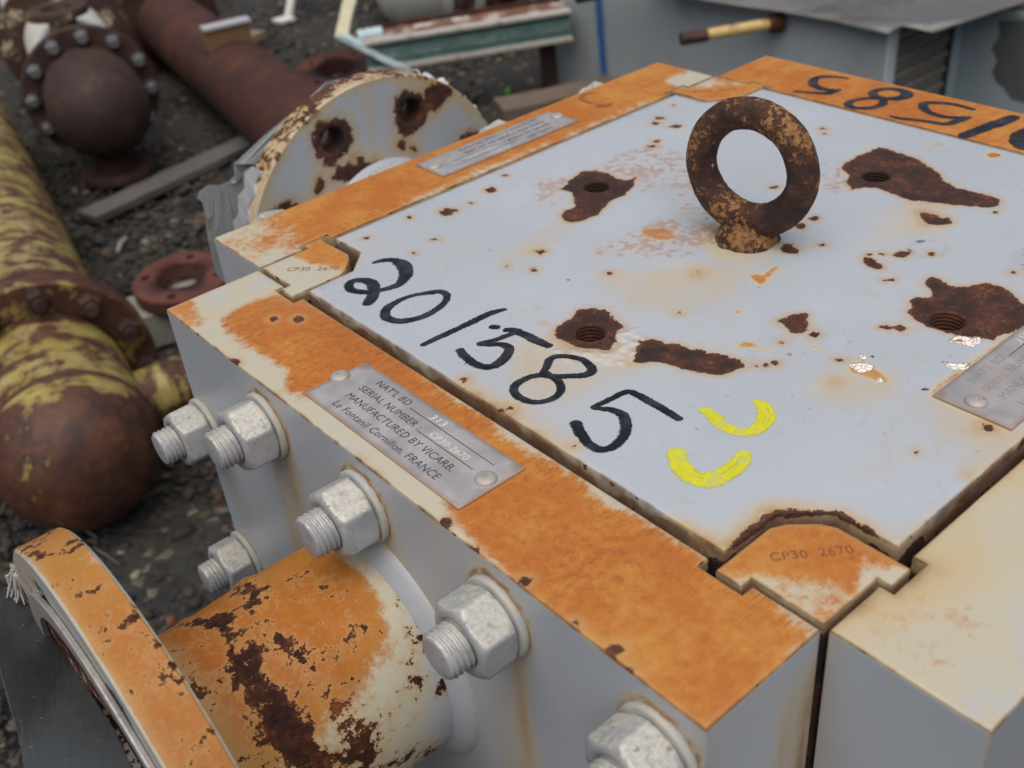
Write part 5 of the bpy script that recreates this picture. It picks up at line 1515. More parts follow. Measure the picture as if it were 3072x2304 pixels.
    for xx in (L0, L1):
        v += [(xx, q.x, q.y) for q in vo]
    f += [tuple(q)[::-1] for q in fo] + [tuple(i + nv for i in q) for q in fo]
    off = 0
    def strip(a, b_, flip):
        n_ = len(a)
        for i in range(n_):
            j = (i + 1) % n_
            q = (a[i], a[j], b_[j], b_[i])
            f.append(q[::-1] if flip else q)
    k0 = len(ring)
    # rim
    rows_ = np.concatenate([[L0 + bv], np.linspace(L0 + bv + .003, L1 - bv - .003, 6), [L1 - bv]])
    prev = [src[i] for i in range(len(ring))]
    for xx in rows_:
        b0 = len(v)
        v += [(xx, q[0], q[1]) for q in outer]
        cur = list(range(b0, b0 + len(outer)))
        strip(prev, cur, False)
        prev = cur
    strip(prev, [src[i] + nv for i in range(len(ring))], False)
    for Lp in loops[1:]:
        ids = [src[k0 + i] for i in range(len(Lp))]
        strip(ids, [i + nv for i in ids], True)
        k0 += len(Lp)
    V = np.array(v)
    rr = np.hypot(V[:, 1], V[:, 2])
    hd = np.min([np.hypot(V[:, 1] - HRad * math.cos(PI / 8 + i * PI / 4), V[:, 2] - HRad * math.sin(PI / 8 + i * PI / 4)) for i in range(nh)], 0)
    rim = rr > FR - .001
    top = V[:, 2] / np.maximum(rr, 1e-6)
    if which == 'A':
        st = np.where(rim, .86 + .25 * top - .35 * np.exp(-(L1 - V[:, 0]) / .003) - .30 * np.exp(-(V[:, 0] - L0) / .0025), -.1)
        rust = np.where(rim, -4.2, np.where((rr < .115) & (V[:, 0] > L1 - .001), 2., -7.))
        dirt = np.where(rim, .2 + .25 * np.exp(-((V[:, 0] - L1) / .004) ** 2), .25)
    else:
        st = np.where(rim, .45, -.62 + 1.15 * np.exp(-np.abs(FR - rr) / .012) * ss(top, .2, .8) + .50 * ss(V[:, 1] - .35 * V[:, 2], .06, .11) + .45 * np.exp(-np.maximum(hd - .02, 0) / .012))
        rust = np.where(rim, 1.2 * top - 1.5, np.maximum(4.5 - (hd - .0112) * 480, np.where(rr < .092, -5.5, -7.5 + 6.5 * ss(rr, FR - .018, FR) * ss(top, .1, .7))))
        dirt = np.where(rim, .4, .12)
    if which == 'C':
        rust = np.maximum(rust, np.where(V[:, 0] < L0 + .002, sdf(V[:, 1:], FAR_RUST) * 1.0 + .8, -30))
        dirt = dirt + np.where(V[:, 0] < L0 + .002, .55 * ss(sdf(V[:, 1:], FAR_RUST), -16, 0), 0)
    at = dict(a_rust_shade=rust, a_stain=st - .1, a_dirt_shade=dirt, a_edge=np.where(rim, np.minimum(np.abs(V[:, 0] - L0), np.abs(V[:, 0] - L1)) * 1000 + .6, (FR - rr) * 1000))
    fl = expart('flange', mesh('flange', place(v), [q[::-1] for q in f] if which == 'A' else [q[::-1] for q in f], M_N, ang=40, attrs=at), noz)
    return noz


nozzle('A')
nozzle('C')

# ------------------------------------------------------------------ torn plastic covers and fibres on the flanges
def sheet_from(grid_pts, name, mat, parent=None, sub=2, thick=.0006):
    """smooth sheet through a grid of 3-D points"""
    G = np.array(grid_pts, float)
    def up(A, axis):
        A = np.moveaxis(A, axis, 0)
        o = []
        for i in range(len(A) - 1):
            p0, p1, p2, p3 = A[max(i - 1, 0)], A[i], A[i + 1], A[min(i + 2, len(A) - 1)]
            for k in range(4):
                t = k / 4
                o.append(.5 * (2 * p1 + (p2 - p0) * t + (2 * p0 - 5 * p1 + 4 * p2 - p3) * t * t + (3 * p1 - p0 - 3 * p2 + p3) * t ** 3))
        o.append(A[-1])
        return np.moveaxis(np.array(o), 0, axis)
    for _ in range(sub):
        G = up(up(G, 0), 1)
    G = G + rng.normal(0, .00012, G.shape)
    a, b = G.shape[:2]
    v = G.reshape(-1, 3)
    f = [(i * b + j, i * b + j + 1, (i + 1) * b + j + 1, (i + 1) * b + j) for i in range(a - 1) for j in range(b - 1)]
    o = link(name, mesh(name, v, f, mat, ang=60), parent)
    md = o.modifiers.new('thickness', 'SOLIDIFY')
    md.thickness = thick
    return o


sh = sheet_from([
    [(-.2245, .372, -.082), (-.232, .366, -.075), (-.240, .356, -.072)],
    [(-.2205, .336, -.090), (-.238, .322, -.078), (-.247, .318, -.064)],
    [(-.2212, .3045, -.0911), (-.233, .292, -.083), (-.253, .286, -.064)],
    [(-.2225, .258, -.076), (-.246, .248, -.070), (-.260, .243, -.066)],
    [(-.2245, .215, -.062), (-.243, .206, -.060), (-.268, .214, -.068)],
    [(-.2312, .1552, -.0399), (-.246, .160, -.050), (-.280, .180, -.090)]], 'torn_plastic_cover', M_PLASTIC)
tag(sh, 'dark grey plastic sheet hanging from the front of the orange-stained lower left flange', 'plastic sheet', 'torn plastic covers on the flanges')
# glinting gasket ring between flange and sheet
th = np.linspace(0, 2 * PI, 120, endpoint=False)
prof = [(0, .1165), (-.0018, .1170), (-.0026, .1165), (-.0026, .104), (0, .104)]
vv, ff = lathe(prof, 120)
go = link('gasket_ring', mesh('gasket_ring', [(a - .2220, b + NY, c + NZc) for a, b, c in vv], ff, M_SILVER))
tag(go, 'thin silvery gasket ring against the face of the flange in the lower left corner', 'gasket')


def fibres(name, base, d, n, L, spread, mat, label, cat, w=.0006, wild=.16):
    mb = MB()
    b = Vector(base)
    d = Vector(d).normalized()
    for _ in range(n):
        p = b + Vector([random.gauss(0, spread * .35) for _ in range(3)])
        q = d + Vector([random.gauss(0, wild) for _ in range(3)])
        c = p + q.normalized() * L * random.uniform(.35, .6) + Vector((0, 0, random.uniform(-.002, .003)))
        e_ = c + (q + Vector([random.gauss(0, wild * 1.6) for _ in range(3)])).normalized() * L * random.uniform(.3, .6)
        mb.tube([p, (p + c) / 2 + Vector([random.gauss(0, .001) for _ in range(3)]), c, e_], w, 4)
    return tag(mb.done(name, mat, smooth=True), label, cat)


def cord():
    mb = MB()
    p0 = Vector((-.2200, .3630, -.0660))
    for n in range(26):
        p = p0 + Vector((random.gauss(0, .0022), random.gauss(0, .0022), random.uniform(-.002, .003)))
        pts, rad = [p], [.0011]
        d = Vector((-.18 + random.gauss(0, .14), -.05 + random.gauss(0, .14), -1)).normalized()
        L = random.uniform(.016, .030)
        for k in range(1, 6):
            p = p + d * L / 5
            d = (d + Vector((random.gauss(0, .22), random.gauss(0, .22), random.gauss(0, .08)))).normalized()
            pts.append(p)
            rad.append(random.uniform(.0009, .0016) * (1 - .13 * k))
        mb.tube(pts, rad, 6)
    tag(mb.done('frayed_cord', M_ROPE), 'tuft of frayed whitish cord at the outer edge of the lower left flange', 'frayed cord')


cord()

# jagged plastic behind the far left flange
jag = [(.215, .015), (.190, .002), (.165, -.012), (.15, -.029), (.141, -.028), (.137, -.040), (.122, -.035), (.110, -.032), (.112, -.038), (.116, -.043), (.112, -.047), (.108, -.051), (.102, -.048), (.095, -.049), (.086, -.046), (.082, -.047), (.076, -.049), (.072, -.054), (.0735, -.057), (.076, -.061), (.079, -.066), (.081, -.074), (.075, -.076), (.072, -.083), (.080, -.095), (.070, -.13), (.10, -.20), (.20, -.24), (.30, -.20), (.33, -.10), (.28, .01)]
bm = bmesh.new()
vs = [bm.verts.new((x, .700 + .020 * ss(np.array(.15 - x), 0, .08) + .002 * math.sin(x * 60), z)) for x, z in jag]
fc = bm.faces.new(vs)
bmesh.ops.triangulate(bm, faces=[fc])
bmesh.ops.subdivide_edges(bm, edges=list(bm.edges), cuts=2)
for q in bm.verts:
    q.co.y += .0015 * math.sin(q.co.x * 60 + q.co.z * 70)
me = bpy.data.meshes.new('torn_plastic_cover')
bm.to_mesh(me)
bm.free()
me.materials.append(M_PLASTIC_LT)
o = link('torn_plastic_cover', me)
o.modifiers.new('thickness', 'SOLIDIFY').thickness = .0008
tag(o, 'pale grey plastic sheet with jagged torn edge behind the white rusty flange', 'plastic sheet', 'torn plastic covers on the flanges')

# white plastic wrap left on the far left flange's rim
def rim_wrap(a0, a1, y0, y1, R0, name, label, crumple=.002, mat=None):
    v, f = [], []
    n, m = 60, 10
    for i in range(n + 1):
        a = a0 + (a1 - a0) * i / n
        for j in range(m + 1):
            t = j / m
            r = R0 + .0012 + crumple * (math.sin(a * 57 + t * 4) + math.sin(a * 131 + t * 9) * .7 + math.sin(a * 23)) * .5
            e_ = .004 * math.sin(a * 41) * (1 if j in (0, m) else .4)
            y = y0 + (y1 - y0) * t + e_
            if j == 0:
                r -= .004
            v.append((.226 + r * math.cos(a), y, -.125 + r * math.sin(a)))
    for i in range(n):
        for j in range(m):
            k = i * (m + 1) + j
            f.append((k, k + 1, k + m + 2, k + m + 1))
    o = link(name, mesh(name, v, f, mat or M_PLASTIC_WH, ang=70))
    o.modifiers.new('thickness', 'SOLIDIFY').thickness = .0010
    return tag(o, label, 'plastic wrap', 'wrap on the far flange rim')


rim_wrap(R(62), R(18), .664, .683, .148, 'plastic_wrap', 'crumpled white plastic wrap clinging to the upper right rim of the white rusty flange', .0028)
rim_wrap(R(139), R(178), .661, .684, .148, 'plastic_wrap', 'whitish plastic wrap down the left rim of the white rusty flange', .0004, M_PLASTIC_LT)

# ------------------------------------------------------------------ nuts and bolts of the things behind
def hexnut(AF, h, mat, name='flange_bolt', stud=.0):
    v, f = [], []
    rc = AF / 2 / math.cos(PI / 6)
    lev = [(0, rc), (h * .8, rc), (h, rc * .86)]
    n = 6
    for x, r in lev:
        for k in range(n):
            v.append((-x, r * math.cos(k * PI / 3), r * math.sin(k * PI / 3)))
    for i in range(2):
        for k in range(n):
            f.append((i * n + k, i * n + (k + 1) % n, (i + 1) * n + (k + 1) % n, (i + 1) * n + k))
    f.append(tuple(range(2 * n, 3 * n)))
    if stud:
        b = len(v)
        m = 10
        for x in (h * .9, h + stud):
            for k in range(m):
                v.append((-x, AF * .31 * math.cos(2 * PI * k / m), AF * .31 * math.sin(2 * PI * k / m)))
        for k in range(m):
            f.append((b + k, b + (k + 1) % m, b + m + (k + 1) % m, b + m + k))
        f.append(tuple(range(b + m, b + 2 * m)))
    return mesh(name, v, f, mat, ang=30)


def vessel(name, loc, phi, label, cat, group=None):
    return empty(name, loc, label, cat, group, (0, 0, phi))


def turned(name, prof, mat, parent, n=96, ang=40, attrs=None, step=None):
    if step:
        prof = fill_profile(prof, step)
    vv, ff = lathe(prof, n)
    return link(name, mesh(name, vv, ff, mat, ang=ang, attrs=attrs(np.array(vv)) if attrs else None), parent)


# yellow vessel: axis runs away from the camera
PHI = R(78.5)
ax = np.array([math.cos(PHI), math.sin(PHI)])
VY = vessel('yellow_vessel', (-.0106, 1.235, GZ + .128), PHI, 'yellow pipe vessel with flaking paint, a bolted flange and a dark rusty domed end', 'vessel')
RY = .119
dome = [(-RY * math.cos(t), RY * math.sin(t)) for t in np.linspace(.001, PI / 2, 26)]
turned('body', [(a * (1 + .03 * math.sin(a * 60)), r) for a, r in dome] + [(.06, RY), (.12, RY * .985), (.215, RY * .985)], M_VESSEL, VY, 128, step=.006,
       attrs=lambda V: dict(a_rust_shade=.10 * ss(-V[:, 0] + .020 - .05 * (V[:, 2] / RY), .0, .06) * (1 - .92 * ss(V[:, 1] - .25 * V[:, 2], -.02, .060)) - .02 + .03 * ss(V[:, 0], .05, .0)))
turned('flange', [(.213, RY), (.213, .168), (.216, .170), (.238, .170), (.241, .168), (.241, .10)], M_VESSEL, VY, 96, attrs=lambda V: dict(a_rust_shade=np.full(len(V), .03)))
turned('flange', [(.2415, .10), (.2415, .168), (.2445, .170), (.266, .170), (.269, .168), (.269, RY)], M_VESSEL, VY, 96, attrs=lambda V: dict(a_rust_shade=np.full(len(V), .07)))
turned('pipe', [(.268, .126), (.30, .121), (.36, .121), (1.8, .121), (1.8, .001)], M_VESSEL, VY, 96, step=.03, attrs=lambda V: dict(a_rust_shade=np.full(len(V), -.022)))
turned('weld_seam', [(.002, RY - .001), (.005, RY + .0025), (.009, RY + .0030), (.013, RY + .0020), (.016, RY - .001)], M_VESSEL, VY, 96, attrs=lambda V: dict(a_rust_shade=np.full(len(V), .06)))
nb = hexnut(.032, .022, M_DARK_RUST, stud=.012)
for k in range(12):
    a = 2 * PI * k / 12 + .17
    o = bpy.data.objects.new('flange_bolt', nb)
    COL.objects.link(o)
    o.parent = VY
    o.location = (.213, .146 * math.cos(a), .146 * math.sin(a))
    o.rotation_euler = (a * 1.7, 0, 0)
# its side branch towards the block
br = turned('branch_pipe', [(.05, .050), (.155, .048), (.158, .051), (.163, .051), (.166, .049), (.34, .049), (.345, .001)], M_VESSEL, VY, 64, attrs=lambda V: dict(a_rust_shade=np.full(len(V), .0)))
br.location = (.095, 0, -.030)
br.rotation_euler = (0, 0, R(-82))

# bolted dome vessel -----------------------------------------------------------
PHI2 = R(75)
VD = vessel('domed_vessel', (.594, 2.598, -.505), PHI2, 'white rusted vessel closed by a dark brown dome with shiny nuts round its flange', 'vessel')
RD = .118
dm = [(-.145 - RD * .95 * math.cos(t), RD * math.sin(t)) for t in np.linspace(.001, PI / 2, 22)]
turned('dome', dm + [(-.10, RD), (-.03, RD), (-.006, RD)], M_DARK_RUST, VD, 80)
turned('weld_seam', [(-.142, RD - .001), (-.145, RD + .0025), (-.151, RD + .0025), (-.155, RD - .002)], M_DARK_RUST, VD, 80)
turned('flange', [(-.006, RD), (-.006, .162), (-.003, .164), (.020, .164), (.023, .162), (.023, .10)], M_DARK_RUST, VD, 96)
turned('body', [(.022, .118), (.56, .118)], M_TANK, VD, 64)
turned('girth_flange', [(.55, .10), (.55, .183), (.552, .185), (.578, .185), (.581, .183), (.60, .12)], M_BROWN_WHITE, VD, 96)
turned('body', [(.60, .150), (1.9, .150), (1.9, .001)], M_WHITE_BODY, VD, 64)
nb = hexnut(.031, .022, M_CHROME, stud=.010)
for k in range(12):
    a = 2 * PI * k / 12 + .10
    o = bpy.data.objects.new('flange_bolt', nb)
    COL.objects.link(o)
    o.parent = VD
    o.location = (-.006, .142 * math.cos(a), .142 * math.sin(a))
    o.rotation_euler = (a * 2.1, 0, 0)
vv, ff = lathe([(.09, .036), (.150, .036)], 32, 'Z')
nk = link('nozzle_neck', mesh('nozzle_neck', vv, ff, M_BROWN_WHITE), VD, loc=(.20, .010, 0))
vv, ff = lathe([(.150, .03), (.150, .078), (.152, .080), (.168, .080), (.170, .078), (.170, .040), (.150, .034)], 48, 'Z')
link('neck_flange', mesh('neck_flange', vv, ff, M_BROWN_WHITE), VD, loc=(.215, .015, 0))
vv, ff = lathe([(-.06, .045), (-.170, .045)], 32, 'Z')
link('drain_neck', mesh('drain_neck', vv, ff, M_DARK_RUST), VD, loc=(-.10, 0, 0))
vv, ff = lathe([(-.165, .046), (-.165, .088), (-.168, .090), (-.186, .090), (-.188, .088), (-.188, .01)], 48, 'Z')
link('drain_flange', mesh('drain_flange', vv, ff, M_DARK_RUST), VD, loc=(-.10, 0, 0))

# red-brown pipe ---------------------------------------------------------------
PHI3 = R(79.2)
VP = vessel('rusted_pipe', (.949, 2.34, GZ + .108), PHI3, 'long plain red-brown rusted pipe lying behind the white rusty flange', 'pipe')
turned('pipe', [(-.78, .001), (-.78, .104), (-.775, .108), (1.02, .108)], M_PIPE_RED, VP, 80, step=.05)
turned('end_flange', [(1.02, .100), (1.02, .164), (1.023, .166), (1.050, .166), (1.053, .164), (1.053, .10)], M_DARK_RUST, VP, 80)
turned('pipe', [(1.05, .108), (2.2, .108)], M_PIPE_RED, VP, 64)
# tag bracket on its back
mb = MB().box((.27, -.060, .085), (.278, .060, .148)).box((.335, -.060, .085), (.343, .060, .148)).box((.278, -.060, .085), (.335, -.055, .140)).box((.278, .055, .085), (.335, .060, .140))
mb.done('bracket', plain_mat('ochre_bracket', (.20, .115, .045), .8, dirt=(.07, .03, .015)), VP, smooth=False)
mb = MB().box((.262, -.066, .148), (.300, .066, .158), .002)
mb.done('metal_tag', plain_mat('white_metal_tag', (.62, .62, .65), .35, .3, sc=120, dirt=(.30, .30, .32)), VP, smooth=False)

# loose flange leaning by the pipe's near end
def ring_flange(name, loc, R0, r0, th_, mat, label, rot=(0, 0, 0), nh=4, rh=.009, group=None):
    t = np.linspace(0, 2 * PI, 72, endpoint=False)
    bv = .002
    loops = [np.stack([(R0 - bv) * np.cos(t), (R0 - bv) * np.sin(t)], 1)]
    t2 = np.linspace(0, 2 * PI, 48, endpoint=False)
    loops.append(np.stack([r0 * np.cos(t2), r0 * np.sin(t2)], 1))
    t3 = np.linspace(0, 2 * PI, 18, endpoint=False)
    hc = (R0 + r0) / 2 * 1.04
    for i in range(nh):
        a = 2 * PI * i / nh + .35
        loops.append(np.stack([hc * math.cos(a) + rh * np.cos(t3), hc * math.sin(a) + rh * np.sin(t3)], 1))
    pts, ed, k0 = [], [], 0
    for Lp in loops:
        pts += [Vector(q) for q in Lp]
        ed += [(k0 + i, k0 + (i + 1) % len(Lp)) for i in range(len(Lp))]
        k0 += len(Lp)
    vo, eo, fo, ov, _, _ = delaunay_2d_cdt(pts, ed, [], 4, 1e-7)
    fo = drop_holes(vo, fo, [(0, 0, r0)] + [(hc * math.cos(2 * PI * i / nh + .35), hc * math.sin(2 * PI * i / nh + .35), rh) for i in range(nh)])
    src = {s_: i for i, oo in enumerate(ov) for s_ in oo}
    nv = len(vo)
    v = [(q.x, q.y, th_) for q in vo] + [(q.x, q.y, 0) for q in vo]
    f = [tuple(q) for q in fo] + [tuple(i + nv for i in q)[::-1] for q in fo]
    b0 = len(v)
    for z in (th_ - bv, bv):
        v += [(R0 * math.cos(a), R0 * math.sin(a), z) for a in t]
    n = len(t)
    for i in range(n):
        j = (i + 1) % n
        f += [(src[j], src[i], b0 + i, b0 + j), (b0 + j, b0 + i, b0 + n + i, b0 + n + j), (b0 + n + j, b0 + n + i, src[i] + nv, src[j] + nv)]
    k0 = n
    for Lp in loops[1:]:
        for i in range(len(Lp)):
            j = (i + 1) % len(Lp)
            f.append((src[k0 + i], src[k0 + j], src[k0 + j] + nv, src[k0 + i] + nv))
        k0 += len(Lp)
    o = link(name, mesh(name, v, f, mat, ang=35), loc=loc, rot=rot)
    return tag(o, label, 'flange', group)


ring_flange('loose_flange', (1.185, 2.385, -.606), .118, .050, .042, M_PIPE_RED, 'dark brown loose flange beside the end of the red-brown pipe', (R(6), R(-5), 0), group='loose flanges')
tag(MB().box((1.08, 2.29, GZ), (1.29, 2.47, -.620), .004).done('timber_block', M_WOOD, smooth=False), 'low timber block under the dark brown loose flange', 'timber block')
ring_flange('loose_flange', (.357, 1.655, -.622), .092, .042, .028, M_FLANGE_RED, 'flat red-rusted ring flange with bolt holes lying beside the yellow vessel', (R(2), R(-3), .5), group='loose flanges')
mb = MB().box((-.075, -.05, -.036), (.075, .05, .035), .003)
o = mb.done('timber_block', M_WOOD_LT, loc=(.312, 1.665, -.664), rot=(0, 0, R(-12)), smooth=False)
tag(o, 'pale sawn timber block under the red-rusted ring flange', 'timber block')

# timbers
def plank(a, b, w, h, mat, label, cat='plank', group=None, roll=0):
    a, b = Vector(a), Vector(b)
    d = b - a
    L = d.length
    mb = MB()
    n = 10
    v, f = [], []
    for i in range(n + 1):
        x = L * i / n
        j = [random.uniform(-.0015, .0015) for _ in range(4)]
        v += [(x, -w / 2 + j[0], -h / 2), (x, w / 2 + j[1], -h / 2), (x, w / 2 + j[2], h / 2 + j[3]), (x, -w / 2 + j[1], h / 2 + j[0])]
    for i in range(n):
        for k in range(4):
            f.append((i * 4 + k, i * 4 + (k + 1) % 4, (i + 1) * 4 + (k + 1) % 4, (i + 1) * 4 + k))
    f += [(3, 2, 1, 0), (n * 4, n * 4 + 1, n * 4 + 2, n * 4 + 3)]
    mb.addm(v, f)
    o = mb.done('plank' if cat == 'plank' else cat.replace(' ', '_'), mat, smooth=False)
    o.location = a
    o.rotation_euler = d.to_track_quat('X', 'Z').to_euler()
    return tag(o, label, cat, group)


plank((.395, 2.285, GZ + .016), (.905, 2.390, GZ + .020), .075, .018, M_WOOD, 'grey weathered plank on the gravel under the domed vessel and red-brown pipe', group='timbers on the gravel')
plank((.74, 2.12, GZ + .012), (1.0, 2.02, GZ + .016), .060, .028, M_WOOD, 'short grey board on the gravel behind the jagged plastic', group='timbers on the gravel')
plank((1.385, 1.945, GZ + .034), (1.70, 1.80, GZ + .040), .10, .066, plain_mat('brown_timber', (.125, .095, .070), .85, sc=30), 'brown timber on the gravel in front of the grey-blue duct', group='timbers on the gravel')
plank((1.05, 3.15, GZ + .014), (1.42, 3.28, GZ + .016), .060, .024, plain_mat('tan_board', (.20, .155, .11), .85, sc=30), 'tan board on the gravel behind the red-brown pipe', group='timbers on the gravel')
# pale chips of wood lying about
for k, (x, y, a, L, lab) in enumerate(((.398, 2.097, .9, .075, 'whitish wood splinter on the gravel beside the yellow vessel, farthest from the ring flange'), (.262, 1.90, -.5, .06, 'thin pale splinter on the gravel between the yellow vessel and the ring flange'), (-.11, 1.22, .6, .10, 'pale stick on the gravel under the yellow domed end'), (1.36, 2.72, 1.2, .09, 'pale splinter on the gravel beyond the red-brown pipe'))):
    mb = MB().tube([(-L / 2, 0, 0), (0, .003, .002), (L / 2, 0, 0)], [.004, .006, .003], 6)
    o = mb.done('wood_splinter', M_WOOD_LT, loc=(x, y, GZ + .008), rot=(0, 0, a))
    tag(o, lab, 'splinter', 'splinters on the gravel')

# weed
mb = MB()
for k in range(11):
    a = random.uniform(0, 2 * PI)
    L = random.uniform(.014, .030)
    d = Vector((math.cos(a), math.sin(a), random.uniform(.5, 1.3))).normalized()
    s_ = d.cross(Vector((0, 0, 1))).normalized() * L * .22
    p = Vector((random.uniform(-.008, .008), random.uniform(-.008, .008), .0))
    mb.addm([p, p + d * L * .5 + s_, p + d * L, p + d * L * .5 - s_], [(0, 1, 2, 3)])
tag(mb.done('weed', M_LEAF, loc=(1.558, 2.12, GZ + .004), smooth=False), 'small bright green weed in the gravel before the duct', 'weed')

# ------------------------------------------------------------------ teal channel beam and bars
def beam():
    a, b = Vector((1.190, 2.235, -.505)), Vector((1.665, 1.965, -.497))
    d = b - a
    L = d.length
    root = empty('channel_beam', a, 'teal painted steel channel beam with rusty top lying across the yard', 'beam', None, d.to_track_quat('X', 'Z').to_euler())
    # local x along, y away from the camera (left-handed side), z up
    H = .074
    MB().box((0, -.012, -H / 2), (L, 0, H / 2), .001).done('web', M_TEAL, root, smooth=False)
    MB().box((.0, -.019, -.016), (L, -.0121, .012), .002).done('raised_strip', plain_mat('faded_teal', (.12, .20, .185), .55, sc=25, var=.2, dirt=(.22, .25, .21), dirt_lo=.5, dirt_hi=.68), root, smooth=False)
    MB().box((0, -.032, H / 2 - .006), (L, -.0001, H / 2 + .002), .001).done('upper_lip', M_PALE_EDGE, root, smooth=False)
    MB().box((0, -.032, -H / 2 - .003), (L, -.0001, -H / 2 + .006), .001).done('lower_lip', M_PALE_EDGE, root, smooth=False)
    MB().box((0, .0001, H / 2 - .008), (L, .085, H / 2), .001).done('top_flange', M_TANK_RUST, root, smooth=False)
    MB().box((0, .079, H / 2 + .0001), (L, .086, H / 2 + .012), .001).done('rear_lip', M_RUST, root, smooth=False)
    MB().box((.02, .02, -.193), (.10, .09, -H / 2 - .004), .003).done('support_leg', M_PIPE_RED, root, smooth=False)
    MB().box((L - .075, .03, -.203), (L - .035, .07, -H / 2 - .004), .003).done('support_leg', M_DARK_RUST, root, smooth=False)


beam()
plank((1.135, 2.252, -.442), (1.275, 2.165, -.556), .045, .012, M_LBLUE, 'pale blue flat bar sloping down from the end of the teal beam', 'flat bar', 'flat bars by the teal beam')
plank((1.150, 2.272, -.455), (1.30, 2.44, -.41), .034, .010, M_STRIP, 'cream flat bar leaning behind the end of the teal beam', 'flat bar', 'flat bars by the teal beam')
plank((1.20, 2.272, -.462), (1.255, 2.238, -.460), .05, .012, M_LBLUE, 'short pale blue plate on the teal beam', 'steel plate')

# ------------------------------------------------------------------ white tank with bands
TK = empty('white_tank', (1.80, 2.912, GZ + .20), 'white tank with raised bands and rusted shell at the top of the picture', 'tank', None, (0, 0, R(-29.6)))
turned('shell', [(-.115, .001), (-.110, .08), (-.085, .145), (-.04, .188), (.0, .199), (.10, .199)], M_TANK, TK, 72)
turned('band', [(.10, .19), (.10, .217), (.128, .217), (.128, .19)], M_TANK, TK, 72)
turned('shell', [(.128, .185), (.205, .185)], M_TANK_RUST, TK, 72)
turned('band', [(.205, .18), (.205, .217), (.232, .217), (.232, .18)], M_TANK, TK, 72)
turned('shell', [(.232, .188), (1.6, .188), (1.6, .001)], M_TANK_RUST, TK, 72)
for k in range(6):
    turned('rib', [(.30 + .09 * k, .186), (.30 + .09 * k, .207), (.322 + .09 * k, .207), (.322 + .09 * k, .186)], M_TANK if k % 2 else M_RUST, TK, 72)
mb = MB().tube([(1.60, 3.40, GZ), (1.615, 3.40, GZ + .03), (1.69, 3.44, GZ + .14), (1.72, 3.46, GZ + .40)], [.016, .016, .018, .020], 12)
mb.box((1.545, 3.36, GZ), (1.61, 3.42, GZ + .012), .002)
tag(mb.done('bent_pipe_leg', M_TANK), 'bent white pipe leg standing on the gravel beside the white tank', 'pipe leg')

# ------------------------------------------------------------------ grey-blue duct with finned coil
DX, DY, DZ = 1.70, 1.040, -.375
DU = empty('air_cooler_duct', (DX, DY, GZ), 'large grey-blue painted steel air cooler casing with finned tubes showing at its open end', 'air cooler')


def dpart(mb, name, mat, **kw):
    return mb.done(name, mat, DU, world_coords=True, smooth=False, **kw)


dpart(MB().box((DX, DY + .004, GZ), (DX + .004, 2.10, DZ)), 'front_panel', M_DUCT)
dpart(MB().box((DX + .004, 2.092, GZ), (DX + .9, 2.10, DZ)), 'end_panel', M_DUCT)
dpart(MB().box((DX - .0005, DY + .004, DZ + .0002), (DX + .030, 2.10, DZ + .005), .001), 'top_edge', M_DUCT_LT)
dpart(MB().box((DX - .001, DY - .002, GZ), (DX + .032, DY + .0035, DZ + .004), .001), 'end_post', M_DUCT_LT)
dpart(MB().box((DX + .26, DY - .002, GZ), (DX + .29, DY + .0035, DZ + .004), .001), 'end_post', M_DUCT_BLUE)
dpart(MB().box((DX + .032, DY + .16, GZ), (DX + .26, DY + .165, DZ)), 'back_plate', M_CORE)
# finned tubes: run across the opening, stacked
mbf = MB()
rows = []
for k in range(17):
    z = DZ - .012 - .0175 * k
    yk = DY + .016 + .006 * (k % 2)
    prof = []
    nfin = 64
    for i in range(nfin):
        x = DX + .034 + .222 * i / nfin
        dx = .222 / nfin
        prof += [(x, .0045), (x + dx * .5, .0045), (x + dx * .5, .0086), (x + dx, .0086)]
    vv, ff = lathe(prof, 14)
    if k == 0:
        fin_me = mesh('finned_tube', [(a - DX, b, c) for a, b, c in vv], ff, M_FIN, smooth=False)
    o = bpy.data.objects.new('finned_tube', fin_me)
    COL.objects.link(o)
    o.parent = DU
    o.location = (0, yk - DY, z - GZ)
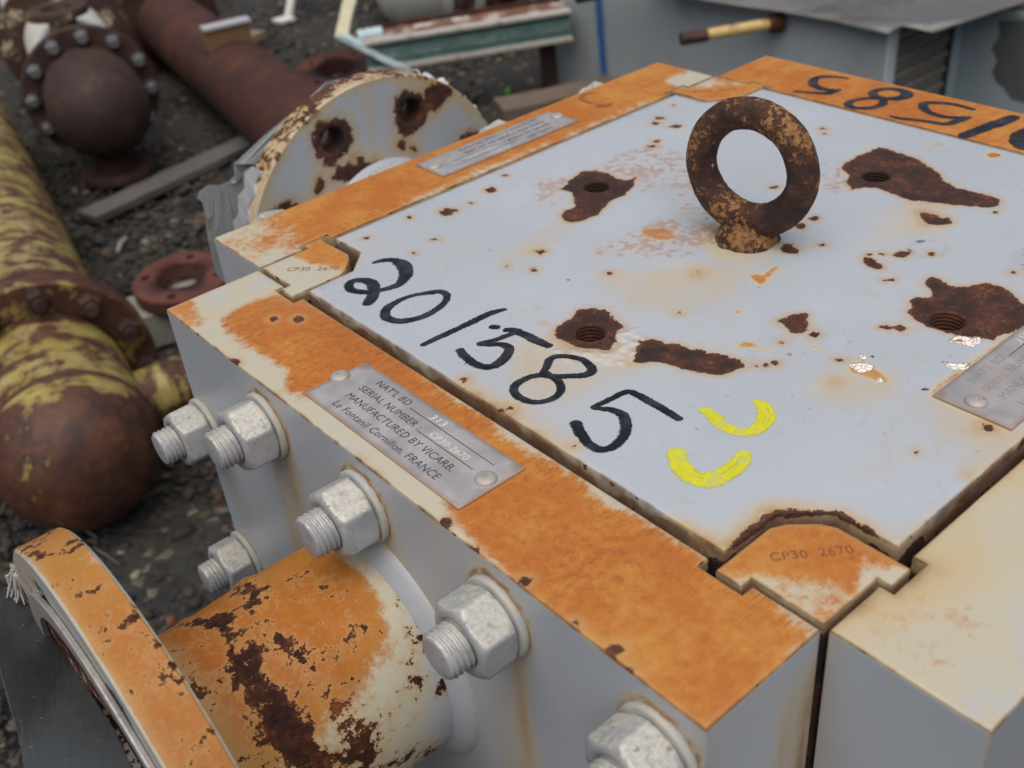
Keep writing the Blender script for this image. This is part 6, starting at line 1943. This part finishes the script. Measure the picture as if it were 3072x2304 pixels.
# neighbour casing on the right
D2 = empty('blue_grey_casing', (DX + .29, .60, GZ), 'pale blue-grey steel casing with peeled patch at the right edge behind the block', 'casing')
MB().box((DX + .292, -.35, GZ), (DX + .296, DY + .055, -.398)).done('front_panel', M_DUCT_BLUE, D2, world_coords=True, smooth=False)
MB().box((DX + .2905, -.35, -.3979), (DX + .34, DY + .055, -.392), .001).done('top_edge', M_DUCT_LT, D2, world_coords=True, smooth=False)
MB().box((DX + .296, -.35, GZ), (DX + 1.2, -.345, -.398)).done('end_panel', M_DUCT_BLUE, D2, world_coords=True, smooth=False)
pe = [(.962, -.415), (.955, -.45), (.968, -.475), (.950, -.50), (.958, -.525), (.945, -.545), (.925, -.555), (.905, -.575), (.85, -.58), (.70, -.57), (.70, -.405), (.90, -.404)]
v = [(DX + .2912, y, z) for y, z in pe]
link('peeled_patch', mesh('peeled_patch', v, [tuple(range(len(pe)))], M_PRIMER, smooth=False), D2, world_coords=True)

# sheet of metal laid over both
st = [(1.615, 1.62, -.366), (1.660, 1.30, -.368), (1.663, 1.148, -.366), (1.655, 1.017, -.372), (1.672, 1.012, -.364), (1.692, 1.008, -.3625), (1.709, .951, -.372), (1.895, .917, -.366), (2.05, .885, -.366), (2.35, .86, -.366), (2.4, 1.66, -.366)]
bm = bmesh.new()
fc = bm.faces.new([bm.verts.new(q) for q in st])
bmesh.ops.triangulate(bm, faces=[fc])
bmesh.ops.subdivide_edges(bm, edges=list(bm.edges), cuts=3)
for q in bm.verts:
    q.co.z += .0025 * math.sin(q.co.x * 9 + q.co.y * 7) + .001 * math.sin(q.co.y * 21) + .006
me = bpy.data.meshes.new('sheet_metal')
bm.to_mesh(me)
bm.free()
me.materials.append(M_SHEET)
me.shade_smooth()
o = link('sheet_metal', me)
o.modifiers.new('thickness', 'SOLIDIFY').thickness = .0015
tag(o, 'dull grey bent metal sheet lying on top of the grey-blue casing', 'metal sheet')

# nozzle stubs sticking out of the duct
def stub(base, tip, label):
    root = empty('stub_pipe', base, label, 'stub pipe', 'cream stub pipes on the duct')
    d = Vector(tip) - Vector(base)
    L = d.length
    root.rotation_euler = d.to_track_quat('X', 'Z').to_euler()
    turned('pipe', [(.028, .0125), (L - .06, .0125)], M_CREAM, root, 24)
    turned('coupling', [(0, .012), (0, .021), (.024, .021), (.030, .0165), (.030, .012)], M_RUST, root, 24)
    turned('threaded_end', [(L - .06, .012), (L - .06, .0142), (L - .003, .0138), (L, .0128), (L, .009), (L - .03, .009), (L - .03, .0005)], M_DARK_RUST, root, 24)


stub((1.698, 1.307, -.399), (1.50, 1.425, -.406), 'cream painted stub pipe with bare rusty tip jutting from the grey-blue casing')
stub((1.698, 1.640, -.352), (1.50, 1.758, -.365), 'cream stub pipe cut by the top of the picture, above the blue strap')
plank((1.690, 1.879, -.40), (1.692, 1.866, -.622), .027, .004, M_BLUE, 'narrow blue strap hanging against the grey-blue casing', 'strap')
